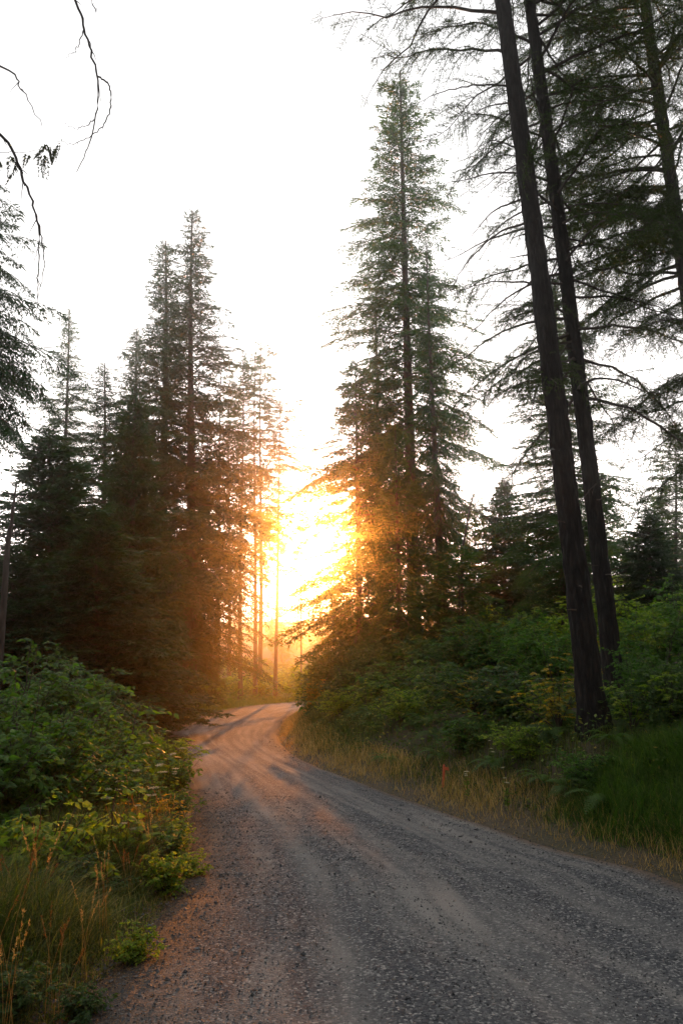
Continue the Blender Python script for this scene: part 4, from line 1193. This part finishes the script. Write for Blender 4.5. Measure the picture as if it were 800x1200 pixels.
# fallen needles and twigs along the left edge
def litter():
    r = np.random.default_rng(4)
    n = 16000
    y = r.uniform(3.2, 13, n); xl = np.interp(y, LE[:, 1][12:], LE[:, 0][12:])
    x = xl + r.gamma(1.4, .3, n) - .25
    U = np.clip((x - xl) / 6, 0, 1)
    z = base_z(y) + .035 * (1 - (2 * U - 1) ** 2) + .012 + .010 * noise2(x, y, 2.4, 34) + .006 * noise2(x, y, 7, 35)
    a = r.uniform(0, 6.3, n); l = r.uniform(.01, .035, n) * np.where(r.uniform(size=n) < .03, 3, 1)
    D = np.stack([np.cos(a), np.sin(a), r.normal(0, .12, n)], 1); S = np.stack([-np.sin(a), np.cos(a), np.zeros(n)], 1) * .0018
    P = np.stack([x, y, z], 1)
    V = np.stack([P - S, P + S, P + D * l[:, None]], 1).reshape(-1, 3)
    tag(obj('forest_litter', mesh('forest_litter', V, [np.arange(3 * n).reshape(-1, 3)], [M_rust], attr={'tint': np.repeat(r.uniform(0, 1, n), 3)})),
        'fallen brown needles and twigs strewn along the left road edge', kind='stuff')
litter()

# ------------------------------------------------------------------ seed-headed grasses, flowers
def seed_tuft(seed, n=6, H=.9, m=M_rust):
    r = np.random.default_rng(seed); out = []
    for i in range(n):
        a = r.uniform(0, 6.3); l = H * r.uniform(.65, 1.1); ln = r.uniform(.05, .35)
        t = np.linspace(0, 1, 7)[:, None]
        P = np.concatenate([t ** 2 * ln * l * math.cos(a), t ** 2 * ln * l * math.sin(a), t * l * (1 - .1 * ln)], 1) + np.array([r.normal(0, .05), r.normal(0, .05), 0])
        sv, st_ = tube(P, np.linspace(.0024, .0012, 7), 3)
        k = 34; q = r.uniform(.78, 1, k); c = np.stack([np.interp(q, t[:, 0], P[:, j]) for j in range(3)], 1)
        D = unit(np.tile(P[-1] - P[-2], (k, 1)) / np.linalg.norm(P[-1] - P[-2]) + r.normal(0, .35, (k, 3)))
        v, tt = strips(c, D, .028, .009, r)
        out.append((mesh('stalk', sv, [st_], [M_straw], attr={'tint': np.full(len(sv), .4)}), mesh('seed_head', v, [tt], [m], attr={'tint': np.clip(r.normal(.5, .3, len(v)), 0, 1)})))
    return out
TUFT = [seed_tuft(1), seed_tuft(2, 8, .7), seed_tuft(3, 5, 1.0, M_straw)]
def tuft(k, px, Yd, s, label):
    o = empty('seed_grass', on_ground(px, Yd)); o.scale = (s,) * 3; o.rotation_euler.z = random.uniform(0, 6)
    for a, b in TUFT[k]:
        st = obj('stalk', a, o); obj('seed_head', b, st)
    tag(o, label, 'grass tuft', 'seed-headed grass tufts of the left verge', 'thing')
for a in [(0, 18, 6.2, 1.05, 'tuft of tall seed-headed grass at the left edge below the thicket'), (2, 45, 6.4, 1.0, 'pale seed-headed grass tuft standing before the dark gap at left'),
          (1, 66, 7.6, .95, 'rusty seed-headed tuft next to the pale one before the thicket'), (0, -8, 5.2, 1.0, 'seed-headed tuft cut off by the left edge of the picture'),
          (1, 150, 8.6, .9, 'rust-coloured seed tuft in the warm patch beside the road'), (1, 172, 9.0, .85, 'short rusty seed tuft at the right of the warm patch'),
          (1, 135, 9.2, .9, 'rusty seed tuft at the back of the warm patch'), (2, 95, 5.6, .7, 'pale thin tuft in the middle of the left verge'),
          (0, 158, 9.8, .85, 'dense rusty tuft behind the warm patch near the flowers'),
          (2, 120, 6.3, .8, 'pale tuft arching over the near left grass'), (2, 178, 8.2, .7, 'pale tuft at the road side of the warm patch'), (0, 60, 5.0, .75, 'tall rusty tuft in the nearest left grass'),
          (2, 5, 4.6, .85, 'pale tuft at the left edge in the nearest grass'), (1, 190, 10.2, .8, 'rusty tuft beside the road edge at the end of the warm patch'),
          (1, 148, 7.4, .75, 'rusty tuft in front of the warm patch'), (2, 200, 9.6, .6, 'low pale tuft nearest the road edge')]: tuft(*a)

def umbel_mesh(seed, H=.8):
    r = np.random.default_rng(seed); st, fl, lf = [], [], []
    for i in range(4):
        a = r.uniform(0, 6.3); l = H * r.uniform(.7, 1.1); ln = r.uniform(.05, .3)
        t = np.linspace(0, 1, 6)[:, None]
        P = np.concatenate([t ** 1.5 * ln * l * math.cos(a), t ** 1.5 * ln * l * math.sin(a), t * l], 1)
        st.append(tube(P, np.linspace(.004, .002, 6), 4))
        for j in range(12):
            b = 2.4 * j; rr = .035 * math.sqrt(j / 12 + .05); e = P[-1] + [math.cos(b) * rr, math.sin(b) * rr, .022 - rr * .2]
            st.append((np.array([P[-1] + [0, .001, 0], P[-1] - [0, .001, 0], e]), np.array([[0, 1, 2]])))
            k = 5; c = e + r.normal(0, .004, (k, 3)); aa = r.uniform(0, 6.3, k)
            fl.append(place(LEAF_SM, c, np.stack([np.cos(aa), np.sin(aa), np.zeros(k)], 1), .020, .2, rg=r))
        k = 9; q = r.uniform(.1, .8, k); c = np.stack([np.interp(q, t[:, 0], P[:, j]) for j in range(3)], 1); aa = r.uniform(0, 6.3, k)
        lf.append(place(LEAF_OV, c, np.stack([np.cos(aa), np.sin(aa), r.uniform(-.2, .5, k)], 1), .08, .4, rg=r))
    s, f, l = merge(st), merge(fl), merge(lf)
    return (mesh('stems', s[0], [s[1]], [M_leaf_dark], attr={'tint': np.full(len(s[0]), .6)}), mesh('flower_heads', f[0], [f[1]], [M_petal], attr={'tint': r.uniform(0, 1, len(f[0]))}),
            mesh('leaves', l[0], [l[1]], [M_leaf_lime], attr={'tint': r.uniform(0, .6, len(l[0]))}))
UMB = [umbel_mesh(1), umbel_mesh(2, .65)]
for k, (px, Yd, s, lb) in enumerate([(118, 9.4, 1.1, 'pale umbel flowers at the left end of the flowering patch by the road'), (140, 10.3, 1.15, 'pale umbel flowers in the middle of the flowering patch'),
                                     (162, 11.2, 1.25, 'tallest pale umbel flowers in front of the thicket end'), (183, 11.6, 1.15, 'pale umbel flowers nearest the road edge before the bend'),
                                     (196, 13.0, 1.2, 'pale umbel flowers farthest along the left verge'), (205, 12.2, .9, 'low umbel flowers right at the left road edge'),
                                     (160, 8.2, .8, 'low pale flowers in the warm patch below the thicket'), (178, 10.0, 1.0, 'pale flowers behind the rusty tufts near the road')]):
    o = empty('wildflower', on_ground(px, Yd)); o.scale = (s,) * 3; o.rotation_euler.z = k * 1.3
    for nm, m in zip(('stems', 'flower_heads', 'leaves'), UMB[k % 2]): obj(nm, m, o)
    tag(o, lb, 'flower', 'pale umbel flowers of the left verge')
for k, (px, Yd, s, lb) in enumerate([(595, 11.2, .7, 'tiny white flowers low on the right bank below the maple'), (548, 12.2, .7, 'tiny white flowers beside the orange stake'), (578, 12.6, .6, 'tiny white flowers in the grass right of the stake')]):
    o = empty('wildflower', on_ground(px, Yd)); o.scale = (s,) * 3
    for nm, m in zip(('stems', 'flower_heads', 'leaves'), UMB[k % 2]): obj(nm, m, o)
    tag(o, lb, 'flower', 'white flowers on the right bank')
for (px, Yd, h, kd, m, lb) in [
    (168, 9.7, .60, 'bush2', M_leaf_yellow, 'golden weed clump in the roadside warm patch, golden highlights put into its leaf colour'),  # both golden clumps: gold-rust weeds, yellow leaf colour also supplies the verge's golden highlights
    (142, 9.0, .50, 'bush1', M_leaf_yellow, 'small golden weed clump at the left of the warm patch, highlights in its leaf colour'),
    (205, 11.0, .50, 'bush2', M_leaf, 'green weed clump bulging over the left road edge past the lime weed'),
    (120, 9.0, .60, 'bush1', M_leaf_dark, 'dark weed clump in the shade below the thicket'),
    (208, 13.6, .70, 'bush1', M_leaf, 'green weed clump along the verge before the bend'),
    (202, 16.5, .80, 'bush2', M_leaf_lime, 'light weed clump farther along the verge before the bend'),
    (95, 5.0, .28, 'bush1', M_leaf_dark, 'dark low weed clump in the nearest left grass'),
    (20, 5.0, .34, 'bush2', M_leaf_dark, 'dark leafy clump at the left edge in the nearest grass'),
    (198, 8.7, .50, 'bush1', M_grass_lush, 'feathery green clump just left of the bright broadleaf weed'),
    (85, 7.2, .60, 'bush2', M_leaf_dark, 'dark clump in the hollow before the thicket')]:
    shrub(kd, m, on_ground(px, Yd), h, lb, 'weed clumps of the left verge', name='weed', cat='plant')
for (px, Yd, h, kd, m, lb) in [
    (470, 17.6, .9, 'bush2', M_leaf_lime, 'light bush low on the bank face below the green maple'),
    (545, 14.0, .75, 'bush1', M_leaf, 'green bush on the bank above the orange stake'),
    (612, 12.4, .7, 'bush2', M_leaf_lime, 'light low bush below the lime and yellow maple'),
    (580, 14.8, .9, 'maple', M_leaf_lime, 'lime maple spray left of the lime and yellow maple'),
    (690, 10.6, .6, 'bush2', M_leaf, 'green bush just below the foot of the nearest leaning trunk'),
    (740, 11.4, 1.0, 'maple', M_leaf_lime, 'lime maple right of the foot of the nearest leaning trunk'),
    (770, 12.6, 1.3, 'maple', M_leaf, 'green maple above the tall green grass'),
    (400, 22, .9, 'bush2', M_leaf_lime, 'light bush low at the bend end of the bank'),
    (372, 30, 1.2, 'bush1', M_leaf_yellow, 'yellowish bush on the nose of the bank at the bend')]:
    shrub(kd, m, on_ground(px, Yd), h, lb, 'bushes on the right bank', name='maple_bush' if kd == 'maple' else 'shrub')
# leafy weeds at the near road edge
for (px, Yd, h, m, lb) in [(222, 8.2, .35, M_leaf_lime, 'bright green broadleaf weed at the road edge in the middle of the left verge'),
                           (160, 5.9, .35, M_leaf_lime, 'yellow-green weed at the road edge low on the left'),
                           (205, 9.4, .45, M_leaf_lime, 'lime weed just above the bright broadleaf weed'),
                           (192, 7.6, .5, M_leaf_lime, 'lime weed behind the verge edge below the flowers'),
                           (40, 7.4, 1.1, M_leaf_lime, 'pale lime shrub sprig lit in front of the left thicket')]:
    shrub('bush1', m, on_ground(px, Yd), h, lb, name='weed', cat='plant', wide=.9)
shrub('sprig', M_leaf_red, on_ground(122, 7.6), .42, 'small weed with red-orange leaves standing in the left grass', name='red_weed', cat='plant', wide=.6)

# orange marker stake
def stake():
    p_ = on_ground(519, 13.2)
    o = empty('marker_stake', p_)
    hx, hy = .017, .012; zs = [-.1, .34, .365]
    V = []
    for z, s in zip(zs, (1, 1, .55)):
        V += [(-hx * s, -hy * s, z), (hx * s, -hy * s, z), (hx * s, hy * s, z), (-hx * s, hy * s, z)]
    Fc = [(0, 1, 5, 4), (1, 2, 6, 5), (2, 3, 7, 6), (3, 0, 4, 7), (4, 5, 9, 8), (5, 6, 10, 9), (6, 7, 11, 10), (7, 4, 8, 11), (8, 9, 10, 11)]
    obj('post', mesh('post', np.array(V), [np.array(Fc)], [M_stake]), o)
    V2 = np.array([(.018, -.013, .33), (.075, -.02, .32), (.085, -.03, .27), (.018, -.014, .28)]); 
    obj('flagging', mesh('flagging', np.concatenate([V2, V2 + [0, .002, 0]]), [np.array([(0, 1, 2, 3), (7, 6, 5, 4), (0, 4, 5, 1), (1, 5, 6, 2), (2, 6, 7, 3), (3, 7, 4, 0)])], [M_stake]), o)
    o.rotation_euler = (0, .06, .3)
    tag(o, 'short orange marker stake in the grass at the foot of the right bank', 'marker stake')
stake()

# ------------------------------------------------------------------ haze
M_haze, nt, out = mat('haze')
pv = N(nt, 'ShaderNodeVolumePrincipled')
pv.inputs['Color'].default_value = (1.0, 0.97, 0.93, 1)
pv.inputs['Density'].default_value = HAZE_DENSITY
pv.inputs['Anisotropy'].default_value = HAZE_G
nt.links.new(pv.outputs[0], out.inputs['Volume'])
x0, x1, y0, y1, z0, z1 = -700, 700, -120, 700, -5, 36
V = np.array([(x, y, z) for z in (z0, z1) for y in (y0, y1) for x in (x0, x1)], float)
Fc = np.array([(0, 2, 3, 1), (4, 5, 7, 6), (0, 1, 5, 4), (2, 6, 7, 3), (0, 4, 6, 2), (1, 3, 7, 5)])
tag(obj('haze', mesh('haze', V, [Fc], [M_haze])), 'thin warm evening haze filling the air over road and forest', kind='stuff')
